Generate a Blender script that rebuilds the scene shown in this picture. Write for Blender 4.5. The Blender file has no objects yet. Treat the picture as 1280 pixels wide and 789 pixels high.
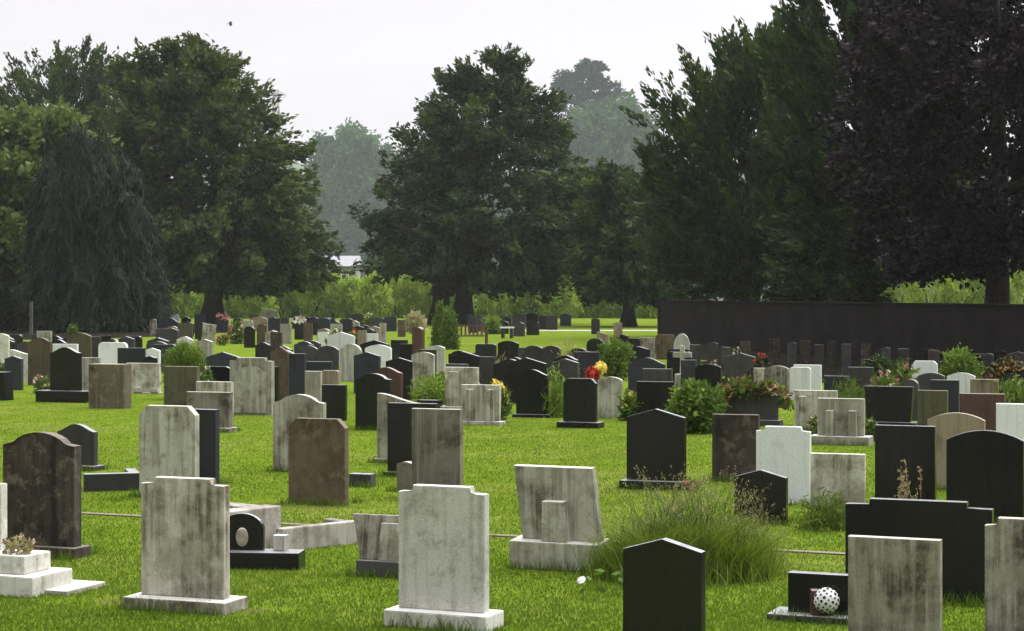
import bpy, bmesh, math, random
import numpy as np
from mathutils import Vector, Matrix

random.seed(7)
RNG = np.random.default_rng(11)
SC = bpy.context.scene
COL = SC.collection
PI = math.pi
F, VH, UC, CH = 2400.0, 370.0, 640.0, 2.22      # focal length in photo pixels, horizon row, centre column, eye height
YAW = math.radians(-21)                          # the rows of graves run at this angle

def dist(v):
    return F * CH / (v - VH)

def ground(u, v):
    d = dist(v)
    return ((u - UC) * d / F, d)

def zat(v, d):
    return CH - (v - VH) * d / F

# ------------------------------------------------------------------ objects
def put(name, mesh, mat=None, parent=None):
    o = bpy.data.objects.new(name, mesh)
    COL.objects.link(o)
    if mat is not None and not mesh.materials:
        mesh.materials.append(mat)
    if parent is not None:
        o.parent = parent
    return o

def tag(o, label=None, cat=None, group=None, kind=None):
    if label: o['label'] = label
    if cat: o['category'] = cat
    if group: o['group'] = group
    if kind: o['kind'] = kind
    return o

def thing(name, loc, label, cat, rot=(0, 0, 0), group=None):
    o = bpy.data.objects.new(name, None)
    o.empty_display_size = 0.2
    COL.objects.link(o)
    o.location = loc
    o.rotation_euler = rot
    return tag(o, label, cat, group)

def bm_mesh(name, bm):
    me = bpy.data.meshes.new(name)
    bmesh.ops.recalc_face_normals(bm, faces=bm.faces)
    bm.to_mesh(me)
    bm.free()
    return me

def box_bm(bm, x0, x1, y0, y1, z0, z1, bevel=0.0, mtx=None):
    vs = [bm.verts.new((x, y, z)) for z in (z0, z1) for y in (y0, y1) for x in (x0, x1)]
    fs = [(0, 2, 3, 1), (4, 5, 7, 6), (0, 1, 5, 4), (2, 6, 7, 3), (0, 4, 6, 2), (1, 3, 7, 5)]
    faces = [bm.faces.new([vs[i] for i in f]) for f in fs]
    if mtx is not None:
        for v in vs: v.co = mtx @ v.co
    if bevel > 0:
        es = list({e for f in faces for e in f.edges})
        bmesh.ops.bevel(bm, geom=es, offset=bevel, segments=2, affect='EDGES', profile=0.6)
    return faces

def box_mesh(name, x0, x1, y0, y1, z0, z1, bevel=0.008):
    bm = bmesh.new()
    box_bm(bm, x0, x1, y0, y1, z0, z1, bevel)
    return bm_mesh(name, bm)

def tube_bm(bm, pts, rads, seg=9, cap=True):
    rings = []
    for i, p in enumerate(pts):
        a = Vector(pts[max(i - 1, 0)]); b = Vector(pts[min(i + 1, len(pts) - 1)])
        t = (b - a).normalized()
        s = t.cross(Vector((0.31, 0.9, 0.2))).normalized()
        q = t.cross(s)
        rings.append([bm.verts.new(Vector(p) + (s * math.cos(2 * PI * k / seg) + q * math.sin(2 * PI * k / seg)) * rads[i]) for k in range(seg)])
    for r0, r1 in zip(rings[:-1], rings[1:]):
        for k in range(seg):
            f = bm.faces.new([r0[k], r0[(k + 1) % seg], r1[(k + 1) % seg], r1[k]])
            f.smooth = True
    if cap:
        bm.faces.new(rings[0][::-1]); bm.faces.new(rings[-1])

def lathe_bm(bm, prof, seg=20, mtx=None):
    rings = []
    for r, z in prof:
        rings.append([bm.verts.new((r * math.cos(2 * PI * k / seg), r * math.sin(2 * PI * k / seg), z)) for k in range(seg)])
    for r0, r1 in zip(rings[:-1], rings[1:]):
        for k in range(seg):
            f = bm.faces.new([r0[k], r0[(k + 1) % seg], r1[(k + 1) % seg], r1[k]]); f.smooth = True
    bm.faces.new(rings[0][::-1]); bm.faces.new(rings[-1])
    if mtx is not None:
        for rg in rings:
            for v in rg: v.co = mtx @ v.co

# ------------------------------------------------------------------ materials
def new_mat(name):
    m = bpy.data.materials.new(name)
    m.use_nodes = True
    nt = m.node_tree
    nt.nodes.clear()
    out = nt.nodes.new('ShaderNodeOutputMaterial')
    bs = nt.nodes.new('ShaderNodeBsdfPrincipled')
    nt.links.new(bs.outputs[0], out.inputs[0])
    return m, nt, bs, out

def nd(nt, typ, **kw):
    n = nt.nodes.new(typ)
    for k, v in kw.items():
        if k.startswith('i_'):
            key = k[2:]
            n.inputs[int(key) if key.isdigit() else key.replace('_', ' ')].default_value = v
        else:
            setattr(n, k, v)
    return n

def ramp(nt, fac, stops):
    r = nt.nodes.new('ShaderNodeValToRGB')
    els = r.color_ramp.elements
    while len(els) < len(stops): els.new(0.5)
    for e, (p, c) in zip(els, stops):
        e.position = p
        e.color = (c[0], c[1], c[2], 1) if hasattr(c, '__len__') else (c, c, c, 1)
    nt.links.new(fac, r.inputs[0])
    return r.outputs[0]

def mixc(nt, fac, a, b, mode='MIX'):
    m = nt.nodes.new('ShaderNodeMix'); m.data_type = 'RGBA'; m.blend_type = mode
    for sock, val in ((m.inputs[0], fac), (m.inputs[6], a), (m.inputs[7], b)):
        if hasattr(val, 'node'): nt.links.new(val, sock)
        elif hasattr(val, '__len__'): sock.default_value = (val[0], val[1], val[2], 1)
        else: sock.default_value = val
    return m.outputs[2]

def obj_coords(nt, scale):
    tc = nt.nodes.new('ShaderNodeTexCoord')
    oi = nt.nodes.new('ShaderNodeObjectInfo')
    mul = nd(nt, 'ShaderNodeMath', operation='MULTIPLY', i_1=73.0)
    nt.links.new(oi.outputs['Random'], mul.inputs[0])
    add = nd(nt, 'ShaderNodeVectorMath', operation='ADD')
    nt.links.new(tc.outputs['Object'], add.inputs[0]); nt.links.new(mul.outputs[0], add.inputs[1])
    mp = nd(nt, 'ShaderNodeVectorMath', operation='MULTIPLY')
    mp.inputs[1].default_value = scale
    nt.links.new(add.outputs[0], mp.inputs[0])
    return mp.outputs[0], oi

def noise(nt, vec, scale, detail=5, rough=0.6):
    n = nd(nt, 'ShaderNodeTexNoise', i_Scale=scale, i_Detail=detail, i_Roughness=rough)
    nt.links.new(vec, n.inputs['Vector'])
    return n.outputs['Fac']

def stone_mat(name, base, stain, amount=0.6, rough=0.85, spec=0.3, lichen=None, vary=0.25, bump=0.35, top=None):
    m, nt, bs, out = new_mat(name)
    v1, oi = obj_coords(nt, (1, 1, 1))
    v2, _ = obj_coords(nt, (13, 13, 0.7))
    blotch = noise(nt, v1, 2.6, 8, 0.68)
    streak = noise(nt, v2, 1.3, 5, 0.6)
    grain = noise(nt, v1, 140, 3, 0.7)
    lo = 0.60 - 0.16 * amount
    jit = nd(nt, 'ShaderNodeMath', operation='MULTIPLY_ADD', i_1=0.16, i_2=-0.08); nt.links.new(oi.outputs['Random'], jit.inputs[0])
    jn = nd(nt, 'ShaderNodeMath', operation='SUBTRACT', i_0=0.0); nt.links.new(jit.outputs[0], jn.inputs[1])
    ba = nd(nt, 'ShaderNodeMath', operation='ADD'); nt.links.new(blotch, ba.inputs[0]); nt.links.new(jit.outputs[0], ba.inputs[1])
    sa = nd(nt, 'ShaderNodeMath', operation='ADD'); nt.links.new(streak, sa.inputs[0]); nt.links.new(jn.outputs[0], sa.inputs[1])
    f1 = ramp(nt, ba.outputs[0], [(lo, 0.0), (lo + 0.17, 1.0)])
    f2 = ramp(nt, sa.outputs[0], [(lo - 0.04, 0.0), (lo + 0.12, 1.0)])
    f2 = mixc(nt, 1.0, f2, ramp(nt, noise(nt, v1, 1.7, 4, 0.6), [(0.40, 0.4), (0.60, 1.0)]), 'MULTIPLY')
    f3 = nd(nt, 'ShaderNodeMath', operation='MULTIPLY_ADD', i_1=0.7); nt.links.new(f1, f3.inputs[0])
    f4 = nd(nt, 'ShaderNodeMath', operation='MULTIPLY', i_1=0.65); nt.links.new(f2, f4.inputs[0]); nt.links.new(f4.outputs[0], f3.inputs[2])
    c = mixc(nt, f3.outputs[0], base, stain)
    if lichen:
        lf = ramp(nt, noise(nt, v1, 7.5, 6, 0.7), [(0.54, 0.0), (0.65, 0.8)])
        c = mixc(nt, lf, c, lichen)
    gr = ramp(nt, grain, [(0.3, 0.72), (0.7, 1.2)])
    c = mixc(nt, 1.0, c, gr, 'MULTIPLY')
    vr = ramp(nt, oi.outputs['Random'], [(0.0, 1 - vary), (1.0, 1 + vary)])
    c = mixc(nt, 1.0, c, vr, 'MULTIPLY')
    if top is not None:      # bright sky light painted as a pale tint on the upward faces
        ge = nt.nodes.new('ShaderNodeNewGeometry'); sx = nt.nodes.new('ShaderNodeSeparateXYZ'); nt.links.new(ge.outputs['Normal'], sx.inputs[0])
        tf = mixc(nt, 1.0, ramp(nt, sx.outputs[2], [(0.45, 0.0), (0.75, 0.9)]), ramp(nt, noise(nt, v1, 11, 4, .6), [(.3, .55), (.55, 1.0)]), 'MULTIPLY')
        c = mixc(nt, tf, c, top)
    nt.links.new(c, bs.inputs['Base Color'])
    bs.inputs['Roughness'].default_value = rough
    bs.inputs['Specular IOR Level'].default_value = spec
    bp = nd(nt, 'ShaderNodeBump', i_Strength=bump, i_Distance=0.012)
    bsum = nd(nt, 'ShaderNodeMath', operation='ADD'); nt.links.new(blotch, bsum.inputs[0]); nt.links.new(grain, bsum.inputs[1])
    nt.links.new(bsum.outputs[0], bp.inputs['Height']); nt.links.new(bp.outputs[0], bs.inputs['Normal'])
    return m

M = {}
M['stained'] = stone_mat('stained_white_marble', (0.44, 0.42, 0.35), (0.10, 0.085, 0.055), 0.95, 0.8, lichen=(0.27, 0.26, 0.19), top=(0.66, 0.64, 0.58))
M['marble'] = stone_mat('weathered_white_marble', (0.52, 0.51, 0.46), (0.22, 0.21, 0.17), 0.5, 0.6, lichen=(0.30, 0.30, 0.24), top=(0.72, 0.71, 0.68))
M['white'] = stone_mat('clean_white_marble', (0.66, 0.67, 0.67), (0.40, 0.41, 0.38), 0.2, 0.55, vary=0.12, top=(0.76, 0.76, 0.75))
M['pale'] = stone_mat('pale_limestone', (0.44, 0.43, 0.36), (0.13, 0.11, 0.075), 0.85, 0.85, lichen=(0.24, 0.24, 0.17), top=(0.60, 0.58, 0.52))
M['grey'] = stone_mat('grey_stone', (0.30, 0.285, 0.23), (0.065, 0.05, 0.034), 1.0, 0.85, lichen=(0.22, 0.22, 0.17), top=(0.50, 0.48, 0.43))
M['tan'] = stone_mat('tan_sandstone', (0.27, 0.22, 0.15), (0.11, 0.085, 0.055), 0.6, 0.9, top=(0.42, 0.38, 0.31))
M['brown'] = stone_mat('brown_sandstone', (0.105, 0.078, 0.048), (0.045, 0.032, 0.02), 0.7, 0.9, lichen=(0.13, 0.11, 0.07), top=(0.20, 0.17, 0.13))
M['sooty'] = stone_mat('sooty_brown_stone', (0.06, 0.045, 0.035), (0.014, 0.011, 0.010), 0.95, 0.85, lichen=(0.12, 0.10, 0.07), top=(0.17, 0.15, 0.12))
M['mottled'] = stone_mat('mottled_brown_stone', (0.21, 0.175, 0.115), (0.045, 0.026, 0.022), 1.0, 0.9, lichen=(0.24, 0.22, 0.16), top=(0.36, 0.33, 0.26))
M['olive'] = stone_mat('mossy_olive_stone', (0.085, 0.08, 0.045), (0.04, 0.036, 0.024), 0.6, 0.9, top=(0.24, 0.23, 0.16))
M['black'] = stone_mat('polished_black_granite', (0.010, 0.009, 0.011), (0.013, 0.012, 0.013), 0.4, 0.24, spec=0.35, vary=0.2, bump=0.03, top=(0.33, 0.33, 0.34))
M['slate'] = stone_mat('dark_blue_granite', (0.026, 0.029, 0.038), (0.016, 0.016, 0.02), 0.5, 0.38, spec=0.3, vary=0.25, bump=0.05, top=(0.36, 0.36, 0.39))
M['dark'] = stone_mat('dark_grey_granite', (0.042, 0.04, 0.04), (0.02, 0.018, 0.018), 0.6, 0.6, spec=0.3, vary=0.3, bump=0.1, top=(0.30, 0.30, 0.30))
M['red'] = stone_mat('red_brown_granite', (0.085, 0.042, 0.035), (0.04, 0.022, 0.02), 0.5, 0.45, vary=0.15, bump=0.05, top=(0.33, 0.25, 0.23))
M['concrete'] = stone_mat('weathered_concrete', (0.36, 0.34, 0.31), (0.15, 0.125, 0.10), 0.75, 0.92, lichen=(0.2, 0.17, 0.14))
M['bark'] = stone_mat('dark_bark', (0.045, 0.034, 0.028), (0.02, 0.015, 0.013), 0.7, 0.95, bump=1.0)
M['wood'] = stone_mat('red_brown_wood', (0.13, 0.06, 0.04), (0.06, 0.03, 0.02), 0.5, 0.7)
M['post'] = stone_mat('grey_wood', (0.14, 0.13, 0.12), (0.07, 0.06, 0.05), 0.5, 0.8)
M['render'] = stone_mat('white_render', (0.6, 0.58, 0.55), (0.45, 0.43, 0.4), 0.3, 0.9)
M['roof'] = stone_mat('grey_roof', (0.24, 0.24, 0.25), (0.17, 0.17, 0.18), 0.4, 0.8)
M['bricks'] = stone_mat('old_red_brick', (0.17, 0.09, 0.07), (0.09, 0.05, 0.045), 0.5, 0.9)

def flat_mat(name, col, rough=0.6, var=0.15, sub=0.0):
    m, nt, bs, out = new_mat(name)
    v, oi = obj_coords(nt, (1, 1, 1))
    r = ramp(nt, noise(nt, v, 20, 3), [(0.3, 1 - var), (0.7, 1 + var)])
    nt.links.new(mixc(nt, 1.0, col, r, 'MULTIPLY'), bs.inputs['Base Color'])
    bs.inputs['Roughness'].default_value = rough
    bs.inputs['Specular IOR Level'].default_value = 0.3
    return m

PET = {
    'white': flat_mat('white_petals', (0.75, 0.74, 0.68)), 'pink': flat_mat('pink_petals', (0.55, 0.16, 0.2)),
    'red': flat_mat('red_petals', (0.45, 0.04, 0.03)), 'yellow': flat_mat('yellow_petals', (0.75, 0.58, 0.10)),
    'orange': flat_mat('orange_petals', (0.55, 0.17, 0.07)), 'cream': flat_mat('cream_petals', (0.62, 0.54, 0.42)),
    'rust': flat_mat('rust_leaves', (0.2, 0.085, 0.04)), 'dry': flat_mat('dry_stems', (0.24, 0.16, 0.10)),
    'ochre': flat_mat('ochre_leaves', (0.24, 0.15, 0.05)), 'lilac': flat_mat('lilac_petals', (0.45, 0.36, 0.42)),
    'plum': flat_mat('dusky_pink_petals', (0.36, 0.16, 0.16)),
}
M['metal'] = flat_mat('grey_metal', (0.35, 0.35, 0.35), 0.4)
M['steel'] = flat_mat('galvanised_steel', (0.3, 0.31, 0.33), 0.6)
M['glass'] = flat_mat('dark_window_glass', (0.03, 0.035, 0.04), 0.1)
M['feather'] = flat_mat('grey_feathers', (0.2, 0.2, 0.2), 0.8)
M['void'] = flat_mat('dark_holes', (0.012, 0.011, 0.011), 0.9)
M['ceramic'] = flat_mat('white_glazed_ceramic', (0.6, 0.6, 0.58), 0.5, 0.15)

def leaf_mat(name, dark, mid, light, transl=0.25, rough=0.65):
    m, nt, bs, out = new_mat(name)
    at = nd(nt, 'ShaderNodeAttribute', attribute_name='tone')
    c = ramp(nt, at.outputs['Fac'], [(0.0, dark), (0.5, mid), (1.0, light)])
    nt.links.new(c, bs.inputs['Base Color'])
    bs.inputs['Roughness'].default_value = rough
    bs.inputs['Specular IOR Level'].default_value = 0.1
    tr = nt.nodes.new('ShaderNodeBsdfTranslucent')
    nt.links.new(mixc(nt, 1.0, c, (1.2, 1.3, 0.6), 'MULTIPLY'), tr.inputs['Color'])
    mx = nd(nt, 'ShaderNodeMixShader', i_0=transl)
    nt.links.new(bs.outputs[0], mx.inputs[1]); nt.links.new(tr.outputs[0], mx.inputs[2])
    nt.links.new(mx.outputs[0], out.inputs[0])
    return m

L = {
    'yew': leaf_mat('yew_needles', (0.013, 0.022, 0.010), (0.033, 0.053, 0.017), (0.08, 0.112, 0.026), 0.18),
    'yew_olive': leaf_mat('olive_yew_needles', (0.020, 0.032, 0.010), (0.054, 0.073, 0.018), (0.115, 0.14, 0.032), 0.22),
    'cypress': leaf_mat('weeping_cypress_sprays', (0.008, 0.013, 0.008), (0.013, 0.020, 0.011), (0.030, 0.042, 0.020), 0.08),
    'broad': leaf_mat('olive_green_leaves', (0.04, 0.06, 0.02), (0.085, 0.12, 0.03), (0.16, 0.19, 0.05), 0.3),
    'beech': leaf_mat('copper_beech_leaves', (0.009, 0.008, 0.011), (0.016, 0.011, 0.017), (0.042, 0.019, 0.032), 0.08),
    'far': leaf_mat('far_tree_leaves', (0.028, 0.056, 0.022), (0.052, 0.098, 0.034), (0.10, 0.16, 0.05), 0.2),
    'far_conifer': leaf_mat('far_conifer_needles', (0.008, 0.012, 0.015), (0.016, 0.022, 0.026), (0.04, 0.05, 0.055), 0.08),
    'hedge': leaf_mat('golden_conifer_sprays', (0.10, 0.15, 0.035), (0.22, 0.30, 0.058), (0.38, 0.45, 0.09), 0.5),
    'bush': leaf_mat('garden_bush_leaves', (0.03, 0.05, 0.012), (0.085, 0.14, 0.025), (0.19, 0.25, 0.05), 0.25),
    'bright': leaf_mat('lime_green_leaves', (0.07, 0.11, 0.02), (0.14, 0.21, 0.035), (0.25, 0.32, 0.07), 0.3),
    'deep': leaf_mat('deep_green_leaves', (0.008, 0.013, 0.009), (0.02, 0.032, 0.013), (0.06, 0.09, 0.03), 0.15),
    'grass': leaf_mat('lawn_blades', (0.042, 0.080, 0.008), (0.074, 0.130, 0.012), (0.165, 0.20, 0.032), 0.3, 0.7),
    'tall': leaf_mat('long_grass_blades', (0.06, 0.10, 0.012), (0.14, 0.20, 0.025), (0.27, 0.29, 0.08), 0.3, 0.6),
    'seed': leaf_mat('dry_grass_seed_heads', (0.17, 0.14, 0.09), (0.28, 0.24, 0.15), (0.40, 0.36, 0.24), 0.3, 0.8),
}

# ------------------------------------------------------------------ foliage
def unit(a):
    return a / (np.linalg.norm(a, axis=1, keepdims=True) + 1e-9)

def leaf_mesh(name, C, D, ln, wd, tone, N=None):
    n = len(C)
    D = unit(D)
    S = unit(np.cross(D, RNG.normal(size=(n, 3)) if N is None else N + RNG.normal(size=(n, 3)) * 0.45))
    ln = np.broadcast_to(np.asarray(ln, float), (n,))[:, None]; wd = np.broadcast_to(np.asarray(wd, float), (n,))[:, None]
    V = np.empty((n, 4, 3))
    V[:, 0] = C - D * ln * 0.5
    V[:, 1] = C + S * wd * 0.5 - D * ln * 0.08
    V[:, 2] = C + D * ln * 0.5
    V[:, 3] = C - S * wd * 0.5 - D * ln * 0.08
    me = bpy.data.meshes.new(name)
    me.vertices.add(4 * n); me.loops.add(4 * n); me.polygons.add(n)
    me.vertices.foreach_set('co', V.reshape(-1).astype(np.float32))
    me.loops.foreach_set('vertex_index', np.arange(4 * n, dtype=np.int32))
    me.polygons.foreach_set('loop_start', np.arange(0, 4 * n, 4, dtype=np.int32))
    at = me.attributes.new('tone', 'FLOAT', 'POINT')
    at.data.foreach_set('value', np.repeat(np.clip(tone, 0, 1), 4).astype(np.float32))
    me.update(calc_edges=True)
    return me

def clumps(P, DR, per, slong, sshort, ln, wd, tone, spread=0.55):
    """each point P becomes a spray of `per` leaves along its direction DR"""
    n = len(P)
    DR = unit(DR)
    C = np.repeat(P, per, 0); D = np.repeat(DR, per, 0)
    t = RNG.uniform(-1, 1, (n * per, 1)) * slong
    taper = 1.0 - 0.65 * np.clip(t / slong, 0, 1)
    C = C + D * t + RNG.normal(size=(n * per, 3)) * sshort * taper
    DD = D + RNG.normal(size=(n * per, 3)) * spread
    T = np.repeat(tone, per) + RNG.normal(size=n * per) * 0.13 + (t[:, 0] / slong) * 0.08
    return C, DD, ln * RNG.uniform(0.6, 1.35, n * per), wd * RNG.uniform(0.7, 1.3, n * per), T

def tree(name, label, u, d, rows, leaf, trunk_px, n=1500, per=30, style='yew', group=None, leaf_len=None, base_z=0.0, depth=1.0, sparse=0.0, tone0=0.4, forks=5, stems=1, bough=1.7):
    """rows: (v, uL, uR) silhouette at distance d; the crown is round, as deep as it is wide"""
    ppm = F / d
    x0 = (u - UC) * d / F
    zz = np.array([zat(v, d) for v, _, _ in rows])[::-1]
    rl = np.array([(u - a) / ppm for _, a, _ in rows])[::-1]
    rr = np.array([(b - u) / ppm for _, _, b in rows])[::-1]
    root = thing(name, (x0, d, base_z), label, 'tree', group=group)
    hgt = zz[-1] - zz[0]
    zs = np.linspace(zz[0], zz[-1], 400)
    w = np.maximum(0.6, np.interp(zs, zz, rl + rr))
    s = leaf_len or 0.5
    up = np.array([[0, 0, 1.0]])
    # boughs: big sprays set over and inside the crown, each one filled with small leafy shoots
    nb = n // 6
    z = RNG.choice(zs, nb, p=w / w.sum())
    th = RNG.uniform(0, 2 * PI, nb); c = np.cos(th)
    a = np.interp(z, zz, rl); b = np.interp(z, zz, rr)
    mid = (b - a) / 2; R = np.maximum((a + b) / 2, 0.4)
    bs_ = bough * np.clip(R / 5.0, 0.4, 1.0) * RNG.uniform(0.6, 1.35, nb)
    inner = RNG.random(nb) < 0.36
    q = np.where(inner, RNG.uniform(0.35, 0.7, nb), 1 - (0.3 if style == 'plume' else 0.2) * RNG.random(nb) ** 1.6)
    r = np.maximum(R * q - 0.42 * bs_, 0.05)
    BC = np.stack([mid + r * c, r * np.sin(th) * depth, z - base_z], 1)
    rad = np.stack([c, np.sin(th), np.zeros(nb)], 1)
    low = np.clip((z - zz[0]) / hgt, 0, 1)[:, None]
    if style == 'yew':
        BD = rad + up * (-0.35 + 1.0 * low + RNG.normal(size=(nb, 1)) * 0.2); ex = (1.25, 0.5)
        args = (1.5 * s, 0.5 * s, s, s * 0.42)
    elif style == 'plume':
        BD = rad * 0.7 + up * (0.1 + 1.5 * low + RNG.normal(size=(nb, 1)) * 0.25); ex = (1.9, 0.36)
        args = (2.0 * s, 0.4 * s, s, s * 0.36)
    elif style == 'weep':
        BD = rad * 0.22 - up + RNG.normal(size=(nb, 3)) * 0.06; ex = (1.9, 0.3)
        args = (2.6 * s, 0.3 * s, s * 1.1, s * 0.16)
    elif style == 'tier':
        BD = rad + up * 0.1; ex = (1.1, 0.45)
        args = (1.2 * s, 0.45 * s, s, s * 0.5)
    else:
        BD = rad + up * 0.5 + RNG.normal(size=(nb, 3)) * 0.3; ex = (1.0, 0.85)
        args = (1.1 * s, 0.8 * s, s, s * 0.62)
    BD = unit(BD)
    per_b = 8
    m_ = nb * per_b
    off = unit(RNG.normal(size=(m_, 3))) * RNG.random((m_, 1)) ** 0.4
    bd = np.repeat(BD, per_b, 0)
    al = (off * bd).sum(1, keepdims=True)
    sz = np.repeat(bs_, per_b)[:, None]
    offv = bd * al * ex[0] * sz + (off - bd * al) * ex[1] * sz * (1 - 0.45 * np.clip(al, 0, 1))
    P = np.repeat(BC, per_b, 0) + offv
    keep = P[:, 2] > (zz[0] - base_z - 0.1 * bough)
    DR = bd * 0.9 + off * 0.5 + RNG.normal(size=(m_, 3)) * 0.15
    NRM = np.repeat(rad, per_b, 0) * 0.7 + off * 0.7 + up * 0.5
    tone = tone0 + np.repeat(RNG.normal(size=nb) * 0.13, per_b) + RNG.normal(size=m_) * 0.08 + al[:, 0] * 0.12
    P, DR, NRM, tone = P[keep], DR[keep], NRM[keep], tone[keep]
    C, D, ll, ww, T = clumps(P, DR, per, *args, tone, spread=0.3 if style in ('weep', 'plume') else 0.5)
    NR = np.repeat(NRM, per, 0)
    ok = C[:, 2] > 0.05
    if sparse > 0:
        ok &= RNG.random(len(C)) > sparse * np.clip((C[:, 2] - (zz[0] + hgt * 0.5)) / (hgt * 0.5), 0, 1)
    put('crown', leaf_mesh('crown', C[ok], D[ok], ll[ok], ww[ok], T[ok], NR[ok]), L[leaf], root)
    # trunk with flare and limbs reaching into the crown
    bm = bmesh.new()
    tr = trunk_px / ppm / 2
    top = zz[0] + hgt * 0.72 - base_z
    for sidx in range(stems):
        ox = 0 if stems == 1 else (sidx - (stems - 1) / 2) * tr * 1.1
        rad0 = tr if stems == 1 else tr * 0.62
        pts, rads = [], []
        for i in range(9):
            f = i / 8
            pts.append((ox * (1 + f * 1.2) + 0.25 * tr * math.sin(3.1 * f + sidx), 0.2 * tr * math.sin(2.3 * f + 1 + sidx), f * top - 0.15))
            rads.append(rad0 * (1.55 if i == 0 else 1.0) * (1 - 0.8 * f))
        tube_bm(bm, pts, rads, 12)
    for i in range(forks):
        an = 2 * PI * i / forks + random.uniform(-.4, .4)
        z0 = zz[0] - base_z + hgt * random.uniform(0.0, 0.3)
        rr_ = float(np.interp(z0 + base_z, zz, (rl + rr) / 2)) * 0.8
        pts, rads = [], []
        for j in range(6):
            f = j / 5
            pts.append((math.cos(an) * rr_ * f, math.sin(an) * rr_ * f * depth, z0 + rr_ * 0.35 * f + 0.2 * math.sin(4 * f)))
            rads.append(tr * 0.42 * (1 - 0.85 * f))
        tube_bm(bm, pts, rads, 7)
    put('trunk', bm_mesh('trunk', bm), M['bark'], root)
    return root

def bush(name, label, cat, uL, uR, vT, vB, leaf, d=None, n=220, per=16, ln=0.09, wd=0.045, tone0=0.45, vbase=None, style='round', group=None, stem=True, deep=0.8):
    """a shrub filling the given box of the photograph, standing on the ground at its lower edge (or at distance d)"""
    if d is None: d = dist(vB)
    ppm = F / d
    x = ((uL + uR) / 2 - UC) * d / F
    zt = zat(vT, d); zb = 0.0
    rx = (uR - uL) / ppm / 2
    d += rx * deep
    h = max(zt - zb, 0.15)
    root = thing(name, (x, d, zb), label, cat, group=group)
    u = unit(RNG.normal(size=(n, 3)))
    if style == 'cone':
        z = 1 - np.sqrt(RNG.random(n)); th = RNG.uniform(0, 2 * PI, n)
        rr = (1 - z) ** 0.8 * (0.55 + 0.45 * np.sqrt(RNG.random(n)))
        P = np.stack([rx * rr * np.cos(th), rx * deep * rr * np.sin(th), h * (0.03 + 0.95 * z)], 1)
        DR = np.stack([np.cos(th) * 0.25, np.sin(th) * 0.25, np.ones(n)], 1)
    elif style == 'column':
        z = RNG.random(n); th = RNG.uniform(0, 2 * PI, n)
        rr = np.clip(1.15 * (1 - z ** 2.6), 0, 1) ** 0.6 * (0.5 + 0.5 * np.sqrt(RNG.random(n))) * (1 + 0.15 * np.sin(5 * th + 7 * z))
        P = np.stack([rx * rr * np.cos(th), rx * deep * rr * np.sin(th), h * z], 1)
        DR = np.stack([np.cos(th) * 0.5, np.sin(th) * 0.5, np.ones(n)], 1)
    else:
        rr = (0.5 + 0.5 * RNG.random(n) ** 0.5) * (1 + 0.16 * np.sin(4 * u[:, 0] * 3 + 2) * np.cos(5 * u[:, 2]))
        P = np.stack([rx * rr * u[:, 0], rx * deep * rr * u[:, 1], h * (0.5 + 0.5 * rr * u[:, 2])], 1)
        DR = u + np.array([[0, 0, 0.4]])
    P[:, 2] = np.maximum(P[:, 2], 0.02)
    tone = tone0 + RNG.normal(size=n) * 0.17
    C, D, ll, ww, T = clumps(P, DR, per, ln * 1.2, ln * 0.75, ln, wd, tone)
    C[:, 2] = np.maximum(C[:, 2], 0.01)
    put('foliage', leaf_mesh('foliage', C, D, ll, ww, T), L[leaf], root)
    if stem:
        bm = bmesh.new()
        for i in range(4):
            an = 1.6 * i + 0.4
            tube_bm(bm, [(0.02 * i, 0, -0.03), (math.cos(an) * rx * .25, math.sin(an) * rx * .2, h * .35), (math.cos(an) * rx * .45, math.sin(an) * rx * .35, h * .65)],
                    [0.02 * h + .006, 0.014 * h + .004, 0.004 * h + .002], 6)
        put('stem', bm_mesh('stem', bm), M['bark'], root)
    return root

def flowers(label, uL, uR, vT, vB, cols, d=None, base_v=None, n=16, leaf='bush', leaves=True, group=None, r=None):
    """a bunch of flowers: leaves plus small ball-shaped many-petalled blooms"""
    if d is None: d = dist(vB)
    ppm = F / d
    x = ((uL + uR) / 2 - UC) * d / F
    zb = max(zat(vB, d), 0.0); zt = zat(vT, d)
    rx = (uR - uL) / ppm / 2; h = zt - zb
    root = thing('flower_bunch', (x, d, zb), label, 'flowers', group=group)
    if leaves:
        k = 60
        u = unit(RNG.normal(size=(k, 3)))
        P = np.stack([rx * .8 * u[:, 0], rx * .6 * u[:, 1], np.maximum(h * (0.38 + 0.36 * u[:, 2]), 0.01)], 1)
        C, D, ll, ww, T = clumps(P, u + np.array([[0, 0, .6]]), 6, h * .18, h * .1, h * .22, h * .09, 0.4 + RNG.normal(size=k) * .15)
        C[:, 2] = np.maximum(C[:, 2], 0.0)
        put('foliage', leaf_mesh('foliage', C, D, ll, ww, T), L[leaf], root)
    for ci, colour in enumerate(cols):
        k = max(3, n // len(cols))
        u = unit(RNG.normal(size=(k, 3)))
        P = np.stack([rx * .92 * u[:, 0], rx * .6 * u[:, 1] - rx * .15, h * (0.58 + 0.4 * u[:, 2])], 1)
        br = r or max(0.02, min(rx, h) * 0.24)
        for p_ in range(k):
            C, D, ll, ww, T = clumps(P[p_:p_ + 1], u[p_:p_ + 1] + np.array([[0, -.3, .5]]), 14, br * .5, br * .42, br * .95, br * .8, np.full(1, .5), spread=1.2)
            put('bloom', leaf_mesh('bloom', C, D, ll, ww, T), PET[colour], root)
    return root

# ------------------------------------------------------------------ headstones
def arc(x0, z0, x1, z1, bulge, n=10):
    """points strictly between two ends along a curve that bulges up by `bulge`"""
    return [(x0 + (x1 - x0) * i / n, z0 + (z1 - z0) * i / n + bulge * (1 - (2 * i / n - 1) ** 2)) for i in range(1, n)]

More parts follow.
